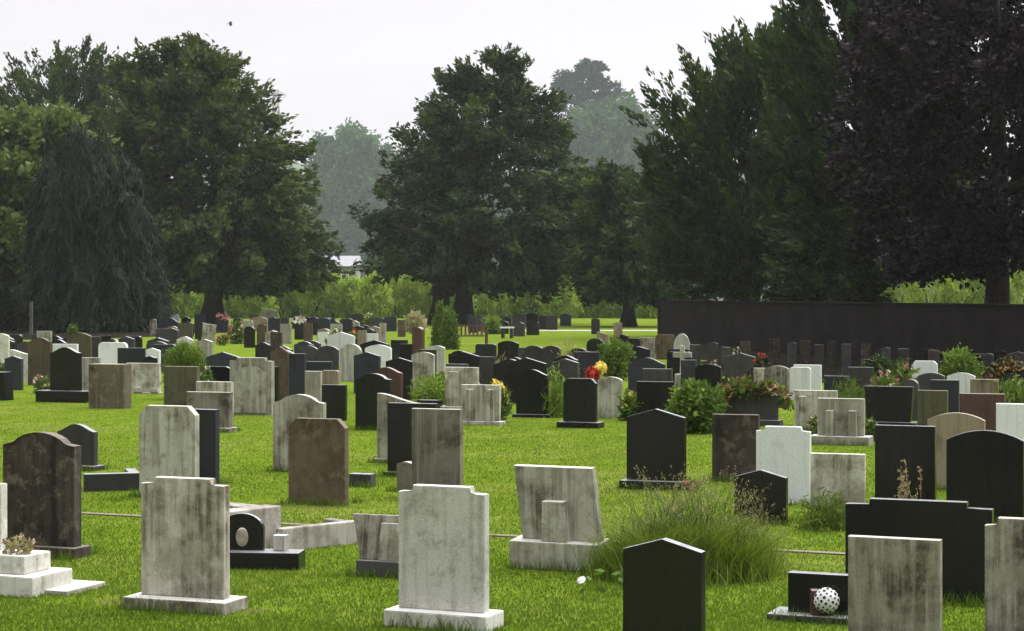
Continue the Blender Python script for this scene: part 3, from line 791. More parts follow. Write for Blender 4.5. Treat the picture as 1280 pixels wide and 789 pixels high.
# ------------------------------------------------------------------ kerb sets of two sunken graves
def kerb(name, label, u0, v0, u1, v1, h, t, mat, ret=None, group=None):
    """a straight kerb stone along the ground from one photo point to another; ret adds a short return running away from its far end"""
    p = Vector((*ground(u0, v0), 0)); q = Vector((*ground(u1, v1), 0))
    dv = q - p
    root = thing(name, p, label, 'grave kerb', (0, 0, math.atan2(dv.y, dv.x)), group)
    put('long_kerb', box_mesh('long_kerb', 0, dv.length, 0, t, -.1, h, .012), M[mat], root)
    if ret:
        put('end_kerb', box_mesh('end_kerb', dv.length - t, dv.length + 0.002, t + .003, t + ret, -.1, h * .97, .012), M[mat], root)
    return root
kerb('grave_kerb', 'high pale concrete kerb behind the round black memorial plaque', 276, 694, 352, 683, .36, .2, 'concrete', .55)
kerb('grave_kerb', 'low long pale concrete kerb sinking into the grass right of the black plaque', 353, 690, 449, 679, .2, .1, 'concrete', .3)
kerb('grave_kerb', 'low dark stone kerb in front of the small swept headstone', 105, 615, 176, 613, .2, .12, 'dark', .6)

# round black plaque with a pale oval, on a black block
d = dist(712)
x = (309 - UC) * d / F
pl = thing('memorial_plaque', (x, d + .12, 0), 'round topped black memorial plaque with a pale oval on a black block', 'memorial', (0, 0, math.radians(-6)), NEAR)
put('block', box_mesh('block', -.2, .44, -.13, .13, -.05, .14, .01), M['black'], pl)
put('plaque', slab_mesh('plaque', profile('round', .36, .3), .06, .008, 0, y=.02, z=.141, x=-.06), M['black'], pl)
bm = bmesh.new()
lathe_bm(bm, [(.012, -.02), (.05, -.015), (.052, 0), (.045, .012), (.02, .016)], 20, Matrix.Translation((-.055, -.02, .25)) @ Matrix.Rotation(PI / 2, 4, 'X') @ Matrix.Diagonal((1, 1.5, 1, 1)))
put('oval', bm_mesh('oval', bm), M['pale'], pl)
vs = put('flower_vase', slab_mesh('flower_vase', profile('flat', .1, .125), .09, .008, .08), M['marble'])
vs.location = (x + .26, d + .13, .141); vs.rotation_euler = (0, 0, math.radians(-20))
tag(vs, 'small square white stone vase on the black block beside the round plaque', 'vase')

# pierced white ball on the small black memorial
so = STONES['Zz']
d = dist(777) - .06
x = (1034 - UC) * d / F
ball = thing('flower_holder', (x, d + .03, .045), 'white pierced ball flower holder on the small low black memorial', 'flower holder')
R_ = .088
bm = bmesh.new()
bmesh.ops.create_icosphere(bm, subdivisions=4, radius=R_, matrix=Matrix.Translation((0, 0, R_ + .015)))
for f in bm.faces: f.smooth = True
put('ball', bm_mesh('ball', bm), M['ceramic'], ball)
bm = bmesh.new()
k = 90
for i in range(k):
    z = 1 - 2 * (i + .5) / k
    r = math.sqrt(1 - z * z); a = i * 2.39996
    nrm = Vector((r * math.cos(a), r * math.sin(a), z))
    q = nrm.to_track_quat('Z', 'Y').to_matrix().to_4x4()
    q.translation = nrm * (R_ - .004) + Vector((0, 0, R_ + .015))
    hr = random.uniform(.006, .0115)
    lathe_bm(bm, [(hr, 0), (hr, .0062)], 7, q)
put('holes', bm_mesh('holes', bm), M['void'], ball)
put('foot', box_mesh('foot', -.1, .06, .0, .1, .0, .17, .006), M['red'], ball)

# ------------------------------------------------------------------ pale stone cross with a round wreath beyond it
d = dist(484); x = (853 - UC) * d / F
cr = thing('stone_cross', (x, d, 0), 'small pale stone cross with a short shaft on a pale base, before the dark wall', 'cross', (0, 0, YAW))
ppm = F / d
put('base', box_mesh('base', -.16, .06, -.14, .14, -.03, .32, .01), M['pale'], cr)
put('shaft', box_mesh('shaft', -.05, .05, -.05, .05, .321, zat(432, d), .008), M['pale'], cr)
za = zat(447, d)
bm = bmesh.new()
box_bm(bm, -.23, -.052, -.049, .049, za, za + .12, .008); box_bm(bm, .052, .23, -.049, .049, za, za + .12, .008)
put('arm', bm_mesh('arm', bm), M['pale'], cr)
S('wreath', 842, 863, 417, None, 'disc', 'marble', 'pale disc shaped headstone on a narrow neck just above the stone cross', group=MID, h=.95)

# ------------------------------------------------------------------ bench and table
def bench(label, uL, uR, vB):
    d = dist(vB); w = (uR - uL) * d / F; x = ((uL + uR) / 2 - UC) * d / F
    b = thing('park_bench', (x, d, 0), label, 'bench', (0, 0, math.radians(8)))
    bm = bmesh.new()
    for i in range(5): box_bm(bm, -w / 2 + .05, w / 2 - .05, -.05 + i * .095, .035 + i * .095, .42, .45)
    put('seat', bm_mesh('seat', bm), M['wood'], b)
    bm = bmesh.new()
    for i in range(int(w / .18)): box_bm(bm, -w / 2 + .1 + i * .18, -w / 2 + .18 + i * .18, .43, .45, .5, .86)
    box_bm(bm, -w / 2, w / 2, .425, .47, .861, .95); box_bm(bm, -w / 2 + .07, w / 2 - .07, .43, .465, .455, .499)
    put('backrest', bm_mesh('backrest', bm), M['wood'], b)
    for sx in (-1, 1):
        for y0, hh in ((-.05, .64), (.4, .86)):
            put('leg', box_mesh('leg', sx * w / 2 - .035, sx * w / 2 + .035, y0, y0 + .07, 0, hh), M['wood'], b)
        put('armrest', box_mesh('armrest', sx * w / 2 - .045, sx * w / 2 + .045, -.08, .39, .642, .68), M['wood'], b)
bench('red brown slatted wooden bench at the foot of the central yew', 569, 609, 433)
d = dist(423); x = (634 - UC) * d / F
tb = thing('stone_table', (x, d, 0), 'small pale stone table on two dark supports on the far lawn', 'table', (0, 0, YAW))
put('tabletop', box_mesh('tabletop', -.34, .34, -.2, .2, .52, .6), M['white'], tb)
for sx in (-1, 1):
    put('support', box_mesh('support', sx * .24 - .05, sx * .24 + .05, -.14, .14, -.02, .519), M['dark'], tb)

d = 108; 
ps = put('wooden_post', slab_mesh('wooden_post', profile('flat', .16, 1.9), .16, .01), M['post'])
ps.location = ((39 - UC) * d / F, d, 0); tag(ps, 'plain grey upright post in front of the dark evergreens at far left', 'post')

# ------------------------------------------------------------------ brick wall on the right
WA = Vector((7.55, 98, 0)); WB = Vector((15.8, 34.2, 0)) if False else Vector((14.6, 43.5, 0))
dv = WB - WA; wl = dv.length
m, nt, bs, out = new_mat('dark_sooty_brickwork')
tc = nt.nodes.new('ShaderNodeTexCoord')
sw = nt.nodes.new('ShaderNodeSeparateXYZ'); cb = nt.nodes.new('ShaderNodeCombineXYZ')
nt.links.new(tc.outputs['Object'], sw.inputs[0]); nt.links.new(sw.outputs[0], cb.inputs[0]); nt.links.new(sw.outputs[2], cb.inputs[1])
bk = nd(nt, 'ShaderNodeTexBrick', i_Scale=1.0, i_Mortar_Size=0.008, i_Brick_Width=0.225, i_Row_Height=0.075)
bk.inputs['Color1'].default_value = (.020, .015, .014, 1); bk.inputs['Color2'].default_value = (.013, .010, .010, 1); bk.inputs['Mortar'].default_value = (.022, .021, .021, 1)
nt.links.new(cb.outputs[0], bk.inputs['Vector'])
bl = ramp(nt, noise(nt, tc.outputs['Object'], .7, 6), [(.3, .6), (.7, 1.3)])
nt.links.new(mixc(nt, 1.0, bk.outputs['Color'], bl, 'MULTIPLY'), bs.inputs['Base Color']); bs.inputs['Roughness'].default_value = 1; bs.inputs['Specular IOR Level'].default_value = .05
M['wallbrick'] = m
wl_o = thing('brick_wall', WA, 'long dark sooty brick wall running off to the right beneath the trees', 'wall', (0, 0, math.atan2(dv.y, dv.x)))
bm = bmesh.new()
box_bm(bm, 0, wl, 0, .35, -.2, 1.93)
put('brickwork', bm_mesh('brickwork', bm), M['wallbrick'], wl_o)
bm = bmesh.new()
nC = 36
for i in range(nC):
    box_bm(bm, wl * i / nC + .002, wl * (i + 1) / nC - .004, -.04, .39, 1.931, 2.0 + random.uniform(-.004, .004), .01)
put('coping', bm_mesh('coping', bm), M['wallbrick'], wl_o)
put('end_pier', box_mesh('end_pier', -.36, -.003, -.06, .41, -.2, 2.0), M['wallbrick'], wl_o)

# ------------------------------------------------------------------ trees
tree('yew_tree', 'big dark yew with a straight reddish trunk, left of the sky gap', 265, 144,
     [(56, 236, 254), (70, 170, 270), (84, 155, 292), (110, 142, 318), (150, 134, 352), (185, 130, 374), (220, 130, 388), (260, 136, 402), (300, 145, 410), (330, 160, 411), (350, 195, 400), (364, 222, 340)],
     'yew_olive', 25, n=2500, per=32, tone0=.38, group='dark yew trees')
tree('yew_tree', 'dark feathery conifer behind the pale olive tree at far left', 80, 172,
     [(66, 92, 112), (84, 36, 148), (108, 8, 165), (140, -8, 180), (200, -25, 200), (300, -30, 205), (372, 0, 190)], 'yew', 20, n=2000, per=28, style='plume', group='dark yew trees')
tree('broadleaf_tree', 'light olive drooping broadleaf tree behind the dark weeping one at left', 30, 130,
     [(144, 5, 60), (156, -45, 100), (190, -75, 128), (240, -95, 142), (300, -95, 150), (352, -80, 130)], 'broad', 20, n=1200, per=30, style='round', tone0=.45)
tree('weeping_cypress', 'dark weeping cypress with hanging sprays down to the ground at left', 115, 119,
     [(194, 90, 118), (202, 58, 150), (225, 40, 172), (270, 30, 190), (320, 22, 204), (365, 20, 212), (398, 26, 206), (412, 40, 196)], 'cypress', 22, n=1500, per=30, style='weep', tone0=.36)
tree('yew_tree', 'large spreading dark yew on a thick forked trunk in the centre', 562, 150,
     [(66, 616, 640), (84, 586, 664), (108, 552, 678), (130, 520, 694), (160, 496, 706), (190, 484, 716), (230, 472, 732), (280, 462, 738), (312, 455, 738), (338, 460, 728), (354, 490, 700), (366, 530, 650)],
     'yew', 40, n=1900, per=32, tone0=.42, stems=2, group='dark yew trees')
tree('yew_tree', 'dark yew lower than its neighbours, merging into the right hand trees', 785, 138,
     [(206, 742, 764), (226, 722, 808), (262, 714, 845), (300, 712, 870), (340, 716, 880), (372, 732, 868)], 'yew', 18, n=1500, per=30, tone0=.42, group='dark yew trees')
tree('yew_tree', 'dark yew with upswept feathery plumes above the left part of the wall', 935, 102,
     [(50, 915, 965), (70, 888, 1010), (98, 855, 1034), (128, 830, 1050), (160, 815, 1060), (200, 808, 1064), (250, 812, 1066), (300, 800, 1070), (340, 812, 1068), (374, 850, 1050)], 'yew', 24, n=1700, per=32, style='plume', tone0=.42, group='dark yew trees', leaf_len=.42, depth=1.3, bough=1.4)
tree('yew_tree', 'tall dark yew with feathery top leaving the frame behind the copper beech', 1080, 86,
     [(-70, 1030, 1110), (-20, 1000, 1150), (20, 985, 1180), (60, 965, 1200), (120, 955, 1210), (200, 955, 1220), (300, 965, 1225), (330, 975, 1205), (346, 985, 1120), (372, 990, 1092)], 'yew', 26, n=1900, per=32, style='plume', tone0=.36, group='dark yew trees', leaf_len=.36, depth=1.5, bough=1.2)
tree('copper_beech', 'huge dark purple copper beech overhanging the wall at the right edge', 1245, 63,
     [(-150, 1180, 1330), (-70, 1120, 1400), (0, 1090, 1440), (50, 1062, 1460), (110, 1045, 1470), (200, 1040, 1480), (250, 1060, 1480), (300, 1092, 1470), (338, 1120, 1440)], 'beech', 36, n=2600, per=34, style='round', tone0=.4, leaf_len=.24, sparse=.4, depth=1.7, bough=.9)
# hazy trees far beyond the hedge
tree('far_tree', 'pale hazy round broadleaf tree in the gap left of the central yew', 428, 480,
     [(166, 412, 452), (182, 392, 486), (215, 380, 502), (260, 374, 512), (320, 378, 515), (350, 390, 500)], 'far', 14, n=1500, per=26, style='round', leaf_len=1.25, bough=3.6, group='hazy far trees')
tree('far_tree', 'hazy broadleaf tree hidden low behind the central yew', 540, 500,
     [(180, 515, 560), (200, 490, 600), (250, 470, 620), (320, 470, 620), (352, 490, 600)], 'far', 14, n=700, per=24, style='round', leaf_len=1.25, bough=3.6, group='hazy far trees')
tree('far_tree', 'large hazy grey green tree in the gap right of the central yew', 765, 440,
     [(136, 730, 790), (158, 698, 818), (200, 684, 838), (250, 676, 852), (320, 678, 858), (352, 700, 840)], 'far', 14, n=1800, per=26, style='round', leaf_len=1.25, bough=3.6, tone0=.35, group='hazy far trees')
tree('far_conifer', 'hazy blue grey dome topped conifer above the far trees', 733, 475,
     [(77, 726, 740), (81, 716, 750), (91, 700, 765), (112, 690, 776), (140, 686, 780), (200, 690, 780), (300, 700, 770)], 'far_conifer', 16, n=2400, per=24, style='tier', leaf_len=.9, bough=1.6, tone0=.3, group='hazy far trees')
for uu, lab in ((330, 'hazy tree hidden low behind the left yew'), (640, 'hazy tree hidden low behind the right side of the central yew'), (890, 'hazy tree glimpsed beneath the left plumed yew')):
    tree('far_tree', lab, uu, 520, [(215, uu - 18, uu + 20), (232, uu - 50, uu + 46), (280, uu - 62, uu + 60), (330, uu - 60, uu + 58), (356, uu - 40, uu + 40)], 'far', 12, n=420, per=22, style='round', leaf_len=1.4, bough=3.6, group='hazy far trees')

# golden conifer hedge in single bushes
i = 0
HG = 'golden conifers of the far hedge'
uu = 178
while uu < 850:
    w = random.uniform(30, 44)
    top = 345 + 6 * math.sin(uu * .031) + random.uniform(-7, 7)
    if 285 < uu < 345: top += 10
    bush('hedge_conifer', 'yellow green conifer in the far hedge beyond the lawn', 'hedge shrub', uu - w / 2, uu + w / 2, top, 398, 'hedge', d=dist(398) + random.uniform(-3, 3), n=260, per=14, ln=.42, wd=.16, tone0=.5 + random.uniform(-.1, .1), style='column', group=HG)
    uu += w * .68
uu = 1000
while uu < 1290:
    w = random.uniform(40, 60)
    bush('hedge_conifer', 'bright yellow green shrub glimpsed over the dark wall under the trees', 'hedge shrub', uu - w / 2, uu + w / 2, 330 + random.uniform(-8, 8), 398, 'hedge', d=dist(407) + random.uniform(-3, 3), n=240, per=14, ln=.36, wd=.15, tone0=.62, style='column', group='bright shrubs behind the wall')
    uu += w * .7
for k, (a, b, t) in enumerate(((-50, 34, 366), (14, 62, 372), (150, 200, 352))):
    bush('evergreen_shrub', ['broad dark evergreen shrub filling the far left edge', 'dark evergreen shrub just right of the far left edge', 'dark evergreen shrub at the right skirt of the weeping cypress'][k], 'shrub', a, b, t, 412, 'deep', d=122, n=420, per=16, ln=.35, wd=.17, tone0=.3)

# conical shrub and other plants between the graves
bush('conical_shrub', 'taller twin tipped green conical shrub before the central yew trunk', 'shrub', 541, 560, 379, 436, 'bright', n=420, per=14, ln=.16, wd=.05, style='cone', tone0=.12)
bush('conical_shrub', 'shorter green conical shrub beside the bench', 'shrub', 553, 570, 388, 437, 'bright', n=380, per=14, ln=.16, wd=.05, style='cone', tone0=.08)
bush('dome_bush', 'bright green domed bush above the dark olive headstone', 'bush', 203, 252, 431, 500, 'bright', n=1100, per=14, ln=.07, wd=.02, tone0=.3)
bush('leafy_bush', 'leafy mid green bush left of the creeper arch headstone', 'bush', 846, 900, 483, 543, 'bush', n=260, per=14, ln=.1, wd=.05, tone0=.45)
bush('leafy_plant', 'loose leafy green plant among dark stones right of the yellow ball', 'plant', 752, 790, 424, 476, 'bush', n=170, per=12, ln=.1, wd=.05, tone0=.55)
bush('shrub', 'lime green bush above the mottled white curved headstone', 'bush', 1182, 1226, 440, 492, 'bright', n=170, per=12, ln=.1, wd=.05, tone0=.35, d=46.5)
bush('fern', 'bright fern leaves above the plain white headstone at the right edge', 'plant', 1254, 1290, 483, 530, 'bush', n=120, per=12, ln=.14, wd=.035, tone0=.6)
bush('clipped_hedge', 'low clipped green hedge behind the flaring black headstone', 'hedge', 1082, 1126, 446, 496, 'deep', n=300, per=14, ln=.07, wd=.035, tone0=.75)
bush('shrub', 'small rust red shrub right of the clipped hedge', 'shrub', 1120, 1143, 450, 500, 'bush', n=40, per=10, ln=.07, wd=.035, tone0=.3)
bush('weed_clump', 'tall olive weeds behind the pale headstone with two props', 'weeds', 1040, 1088, 484, 534, 'tall', n=120, per=9, ln=.2, wd=.016, tone0=.02, style='cone', stem=False)
bush('weed_clump', 'bright green weeds under the light grey curved headstone', 'weeds', 518, 558, 476, 512, 'bright', n=140, per=10, ln=.12, wd=.03, tone0=.5, stem=False)
bush('weed_clump', 'strip of yellow green weeds right of the swept black headstone', 'weeds', 688, 702, 468, 522, 'bright', n=90, per=10, ln=.16, wd=.025, tone0=.4, stem=False, style='cone')
bush('weed_clump', 'weeds round the foot of the pale grey square headstone', 'weeds', 1012, 1062, 634, 664, 'tall', n=110, per=10, ln=.11, wd=.012, tone0=.3, stem=False)
bush('weed_clump', 'thin brown stalks right of the wide double curved headstone', 'weeds', 698, 720, 428, 482, 'seed', n=70, per=8, ln=.2, wd=.02, tone0=.3, stem=False, style='cone')
bush('weed_clump', 'dry brown plant between dark headstones right of the bench', 'weeds', 618, 634, 446, 486, 'seed', n=80, per=8, ln=.14, wd=.02, tone0=.25, stem=False, style='cone')
bush('blossom_shrub', 'pale pinkish blossom shrub on the far lawn left of the conical shrubs', 'shrub', 506, 530, 391, 417, 'seed', n=140, per=12, ln=.16, wd=.09, tone0=.75)
bush('leafy_plant', 'green plant left of the small pale table', 'plant', 607, 624, 398, 418, 'bright', n=90, per=10, ln=.2, wd=.09, tone0=.4)

# creeper over the headstone arch
def creeper(label, key, cols, leaf, n=130, wide=.16):
    o, d, w, h, x = STONES[key]
    root = thing('creeper', (x, d, 0), label, 'creeper')
    t = RNG.uniform(-.1, 1.1, n) * PI
    r = 1 + RNG.normal(size=n) * wide
    ax = w / 2 + .06
    P = np.stack([np.cos(t) * ax * r, RNG.normal(size=n) * .07 - .08, np.maximum(.08, h * .62 + np.sin(t) * h * .42 * r)], 1)
    DR = np.stack([np.cos(t), RNG.normal(size=n) * .5, np.sin(t)], 1)
    C, D, ll, ww, T = clumps(P, DR, 12, .07, .05, .085, .05, .4 + RNG.normal(size=n) * .2, spread=.9)
    sel = RNG.random(len(C)) < .5
    put('foliage', leaf_mesh('foliage', C[sel], D[sel], ll[sel], ww[sel], T[sel]), L[leaf], root)
    for c, share in cols:
        q = (~sel) & (RNG.random(len(C)) < share)
        put('blossom', leaf_mesh('blossom', C[q], D[q], ll[q], ww[q], T[q]), PET[c], root)
creeper('rust and green creeper arching over a dark headstone', 'h2', (('rust', .6), ('ochre', .4)), 'bush')
creeper('ochre leaved creeper wreathing the dark blue round topped headstone', 'AN', (('ochre', .8), ('orange', .15)), 'deep', 90)

# flower bunches
flowers('red flowers lying at the right foot of the black peaked headstone', 853, 874, 596, 614, ['red', 'pink'], n=12)
flowers('pink flowers left of the pale headstone with two props', 1010, 1032, 519, 548, ['pink', 'cream'], n=14)
flowers('yellow white flowers right of the pale headstone with two props', 1079, 1094, 520, 552, ['yellow', 'white'], n=14)
flowers('dusky pink flowers massed behind the flaring black headstone', 1086, 1124, 462, 512, ['plum', 'cream', 'plum'], n=44, r=.05)
flowers('rust red flowers rising right of the dusky pink mass', 1120, 1144, 452, 510, ['rust', 'plum'], n=34, r=.05)
flowers('yellow flowers at the upper right of the pale headstone with two props by the lawn', 611, 633, 474, 528, ['yellow', 'yellow'], n=22, r=.05)
flowers('orange red flowers above the green weeds in the middle', 545, 558, 460, 506, ['orange', 'orange'], n=20)
flowers('red flowers at the foot of the dark headstone by the left yew', 271, 285, 416, 432, ['red', 'pink'], n=14)
flowers('pink garland crowning the far dark round headstone by the left yew', 271, 289, 391, 401, ['pink', 'plum'], d=dist(424) , n=14, leaves=False)
flowers('low bed of pinkish flowers right of the left yew trunk', 286, 306, 398, 430, ['plum', 'pink', 'cream'], n=26)
flowers('white and pink bouquet topping the far black headstone', 364, 382, 395, 406, ['white', 'lilac', 'white'], d=dist(425), n=20, leaves=False)
flowers('yellow flowers behind the wide white peaked headstone', 410, 428, 411, 452, ['yellow', 'white'], n=18)
flowers('red flowers with yellow centres right of the wide white peaked headstone', 434, 450, 412, 438, ['red', 'yellow'], n=16)
flowers('tall yellow white flowers on the far lawn', 455, 468, 391, 414, ['yellow', 'white'], n=16)
flowers('small white lilies in the shade of the weeping cypress', 87, 95, 402, 422, ['white', 'white'], n=8)
flowers('reddish flowers beside the big black swept headstone', 42, 64, 469, 492, ['plum', 'cream'], n=16)
flowers('pale flowers at the left edge among small stones', -4, 9, 448, 478, ['white', 'lilac'], n=14)
flowers('dusky red flowers before the dark wall', 941, 962, 441, 482, ['red', 'plum'], n=22, leaf='deep')
flowers('faint white flowers before the dark wall', 914, 932, 432, 470, ['cream', 'white'], n=14, leaf='deep')
flowers('pale flowers low left of the rust creeper arch', 884, 902, 449, 492, ['cream', 'ochre'], n=14, leaf='deep')
flowers('rusty flowers and leaves right of the pale speckled curved headstone', 778, 796, 484, 526, ['ochre', 'yellow', 'rust'], n=20)
flowers('dried flowers between the double curved headstone and the dark blue slab', 694, 716, 448, 484, ['cream', 'dry'], n=16)
flowers('white flowers on the low black headstone by the pale square ones', 250, 270, 459, 500, ['white', 'lilac'], n=10)

# red bow and yellow ball on a stick behind the black headstone
d = dist(524)
def on_stick(name, label, cat, u, v, r, mat, bow=False):
    dd = d + 1.1; x = (u - UC) * dd / F; z = zat(v, dd)
    o = thing(name, (x, dd, 0), label, cat)
    bm = bmesh.new(); tube_bm(bm, [(0, 0, -.05), (0.01, 0, z - r * .9)], [.008, .006], 6)
    put('stick', bm_mesh('stick', bm), M['post'], o)
    bm = bmesh.new()
    if bow:
        k = 90
        u_ = unit(RNG.normal(size=(k, 3))) * np.array([[1, .7, 1.15]])
        C, D, ll, ww, T = clumps(u_ * r * .7 + np.array([[0, 0, z - r * .2]]), u_, 6, r * .2, r * .12, r * .5, r * .36, np.full(k, .5), spread=1.0)
        put('petals', leaf_mesh('petals', C, D, ll, ww, T), PET['red'], o)
        lathe_bm(bm, [(r * .1, z - r * 1.15), (r * .55, z - r * .6), (r * .72, z - .1 * r), (r * .5, z + r * .45), (r * .1, z + r * .6)], 14)
        put('ball', bm_mesh('ball', bm), PET['red'], o)
    else:
        # a ball of overlapping petals
        put_o = None
        k = 110; u_ = unit(RNG.normal(size=(k, 3)))
        C, D, ll, ww, T = clumps(u_ * r * .8 + np.array([[0, 0, z]]), u_, 6, r * .2, r * .12, r * .5, r * .4, np.full(k, .5), spread=1.0)
        bmesh.ops.create_icosphere(bm, subdivisions=3, radius=r * .85, matrix=Matrix.Translation((0, 0, z)))
        put('ball', bm_mesh('ball', bm), PET['yellow'], o)
        put('petals', leaf_mesh('petals', C, D, ll, ww, T), PET['yellow'], o)
on_stick('flower_ball', 'ragged red flower ball showing above the black headstone on a wide base', 'flower ball', 741, 466, .14, None, True)
on_stick('flower_ball', 'round yellow flower ball beside the ragged red one', 'flower ball', 751, 460, .105, None)

# bindweed with white flowers and broad leaves, by the long grass
d = dist(744)
bw = thing('bindweed', ((728 - UC) * d / F, d, 0), 'broad leaved weed with a white trumpet flower left of the foreground black headstone', 'weed')
k = 26
P = np.stack([RNG.uniform(-.02, .42, k), RNG.uniform(-.1, .25, k), RNG.uniform(.03, .16, k)], 1)
put('foliage', leaf_mesh('foliage', P, RNG.normal(size=(k, 3)) * np.array([1, 1, .35]), RNG.uniform(.05, .1, k), RNG.uniform(.035, .06, k), RNG.uniform(.2, .6, k)), L['bush'], bw)
bm = bmesh.new()
for (fx, fz) in ((0, .1),):
    mt = Matrix.Translation((fx, -.02, fz)) @ Matrix.Rotation(.7, 4, 'X') @ Matrix.Rotation(-.4, 4, 'Y')
    lathe_bm(bm, [(.004, -.03), (.012, 0), (.034, .022), (.036, .024), (.01, .008)], 14, mt)
put('bloom', bm_mesh('bloom', bm), PET['white'], bw)

# ------------------------------------------------------------------ grass blades
def blades(name, X, Y, h, w, lean, tone, mat, segs=1, droop=0.0, parent=None, z0=-0.004):
    n = len(X)
    a = RNG.uniform(0, 2 * PI, n); b = RNG.uniform(0, 2 * PI, n)
    sx, sy = np.cos(a) * w / 2, np.sin(a) * w / 2
    lx, ly = np.cos(b) * lean * h, np.sin(b) * lean * h
    lev = segs + 1
    V = np.zeros((n, 2 * segs + 1, 3))
    for s in range(segs):
        f = s / segs
        cx = X + lx * f ** 1.6; cy = Y + ly * f ** 1.6; cz = z0 + h * (f - droop * f ** 3)
        k = 1 - .75 * f
        V[:, 2 * s] = np.stack([cx - sx * k, cy - sy * k, cz], 1); V[:, 2 * s + 1] = np.stack([cx + sx * k, cy + sy * k, cz], 1)
    V[:, 2 * segs] = np.stack([X + lx, Y + ly, z0 + h * (1 - droop)], 1)
    nv = 2 * segs + 1
    loops, starts, tot = [], [], 0
    base = np.arange(n) * nv
    fl = []
    for s in range(segs - 1):
        fl.append(np.stack([base + 2 * s, base + 2 * s + 1, base + 2 * s + 3, base + 2 * s + 2], 1))
    q = np.concatenate(fl).reshape(-1) if fl else np.zeros(0, int)
    tri = np.stack([base + 2 * segs - 2, base + 2 * segs - 1, base + 2 * segs], 1).reshape(-1)
    me = bpy.data.meshes.new(name)
    me.vertices.add(n * nv); me.loops.add(len(q) + len(tri)); me.polygons.add(len(q) // 4 + n)
    me.vertices.foreach_set('co', V.reshape(-1).astype(np.float32))
    me.loops.foreach_set('vertex_index', np.concatenate([q, tri]).astype(np.int32))
    me.polygons.foreach_set('loop_start', np.concatenate([np.arange(0, len(q), 4), len(q) + np.arange(0, len(tri), 3)]).astype(np.int32))
    at = me.attributes.new('tone', 'FLOAT', 'POINT')
    at.data.foreach_set('value', np.repeat(np.clip(tone, 0, 1), nv).astype(np.float32))
    me.update(calc_edges=True)
    return put(name, me, L[mat], parent)

def patchy(X, Y):
    """soft patches in the turf, fixed to the ground"""
    return (np.sin(X * 1.3 + 1.7 * np.sin(Y * .7)) * np.cos(Y * .9 + X * .4) * .5 + np.sin(X * 3.1 - Y * 2.3 + 2 * np.sin(X * .8)) * .3 + np.sin(X * .37 + Y * .23) * .35)

N = 560000
Y = 11.3 + 34 * RNG.random(N) ** 1.75
X = RNG.uniform(-1, 1, N) * (.29 * Y + .5)
P_ = patchy(X, Y)
# worn, thin turf in a few places: along the sunken kerbs and beside the big stained stone
for (wu, wv, wr) in ((330, 632, .8), (400, 634, .7), (140, 752, .4), (320, 764, .35), (1010, 640, .5), (770, 590, .5)):
    wx, wy = ground(wu, wv)
    kp = RNG.random(len(X)) > .8 * np.exp(-(((X - wx) / wr) ** 2 + ((Y - wy) / (wr * .6)) ** 2))
    X, Y, P_ = X[kp], Y[kp], P_[kp]
N = len(X)
hgt = np.clip(.025 + .009 * P_ + RNG.normal(size=N) * .008, .012, .08) * np.clip(1.25 - Y / 60, .5, 1)
g = blades('lawn_grass', X, Y, hgt, .0055 + Y * .00022, .55, .47 + .2 * P_ + RNG.normal(size=N) * .10 + .4 * (RNG.random(N) < .04), 'grass')
tag(g, kind='stuff', label='short mown green lawn grass between the near graves')
# longer unmown blades hugging the feet of the near stones
xs, ys, hs = [], [], []
for key, (o, d, w, h, x) in STONES.items():
    if d > 32: continue
    k = int(620 * w)
    e = RNG.uniform(-.5, .5, k) * (w + .16)
    side = RNG.choice([-1, 1], k) * RNG.uniform(.1, .24, k)
    ca, sa = math.cos(o.rotation_euler.z), math.sin(o.rotation_euler.z)
    xs.append(x + e * ca - side * sa); ys.append(d + e * sa + side * ca); hs.append(RNG.uniform(.05, .14, k))
xs, ys, hs = map(np.concatenate, (xs, ys, hs))
g = blades('edge_grass', xs, ys, hs, .008, .45, .5 + RNG.normal(size=len(xs)) * .2, 'grass', 2, .12)
tag(g, kind='stuff', label='longer grass left by the mower at the feet of the near stones')

# the big tuft of long grass
d = dist(742); cx = (850 - UC) * d / F
tf = thing('long_grass_tuft', (cx, d + .75, 0), 'big wild tuft of long seeding grass behind the foreground black headstone', 'grass tuft')
SUB = [(-.4, .12, .3, .46), (-.12, -.02, .45, .62), (.22, .1, .45, .66), (.52, .0, .34, .5), (.66, .3, .3, .5), (.05, .4, .5, .66), (.4, .5, .5, .6)]
def tuft_pts(n):
    w_ = np.array([s[2] ** 2 for s in SUB]); idx = RNG.choice(len(SUB), n, p=w_ / w_.sum())
    S_ = np.array(SUB)[idx]
    th = RNG.uniform(0, 2 * PI, n); rr = np.abs(RNG.normal(size=n)) * .5
    return S_[:, 0] + np.cos(th) * rr * S_[:, 2], S_[:, 1] + np.sin(th) * rr * S_[:, 2], S_[:, 3] * np.exp(-rr ** 2 * .5), rr
n = 10000
bx, by, bh, rr = tuft_pts(n)
bh = bh * RNG.uniform(.45, 1.1, n)
o = blades('blades', bx, by, bh, .0085, .7, .40 + RNG.normal(size=n) * .22 + .1 * (bx > 0), 'tall', 4, .26, tf)
n = 430
bx, by, bh, rr = tuft_pts(n)
bh = np.maximum(.28, bh * RNG.uniform(.85, 1.35, n))
a = RNG.uniform(0, 2 * PI, n); lean = RNG.uniform(.1, .55, n)
tip = np.stack([bx + np.cos(a) * lean * bh, by + np.sin(a) * lean * bh, bh * (1 - .2 * lean)], 1)
bm = bmesh.new()
for i in range(n):
    tube_bm(bm, [(bx[i], by[i], 0), ((bx[i] * .6 + tip[i][0] * .4), (by[i] * .6 + tip[i][1] * .4), bh[i] * .62), tuple(tip[i])], [.0024, .002, .001], 3, False)
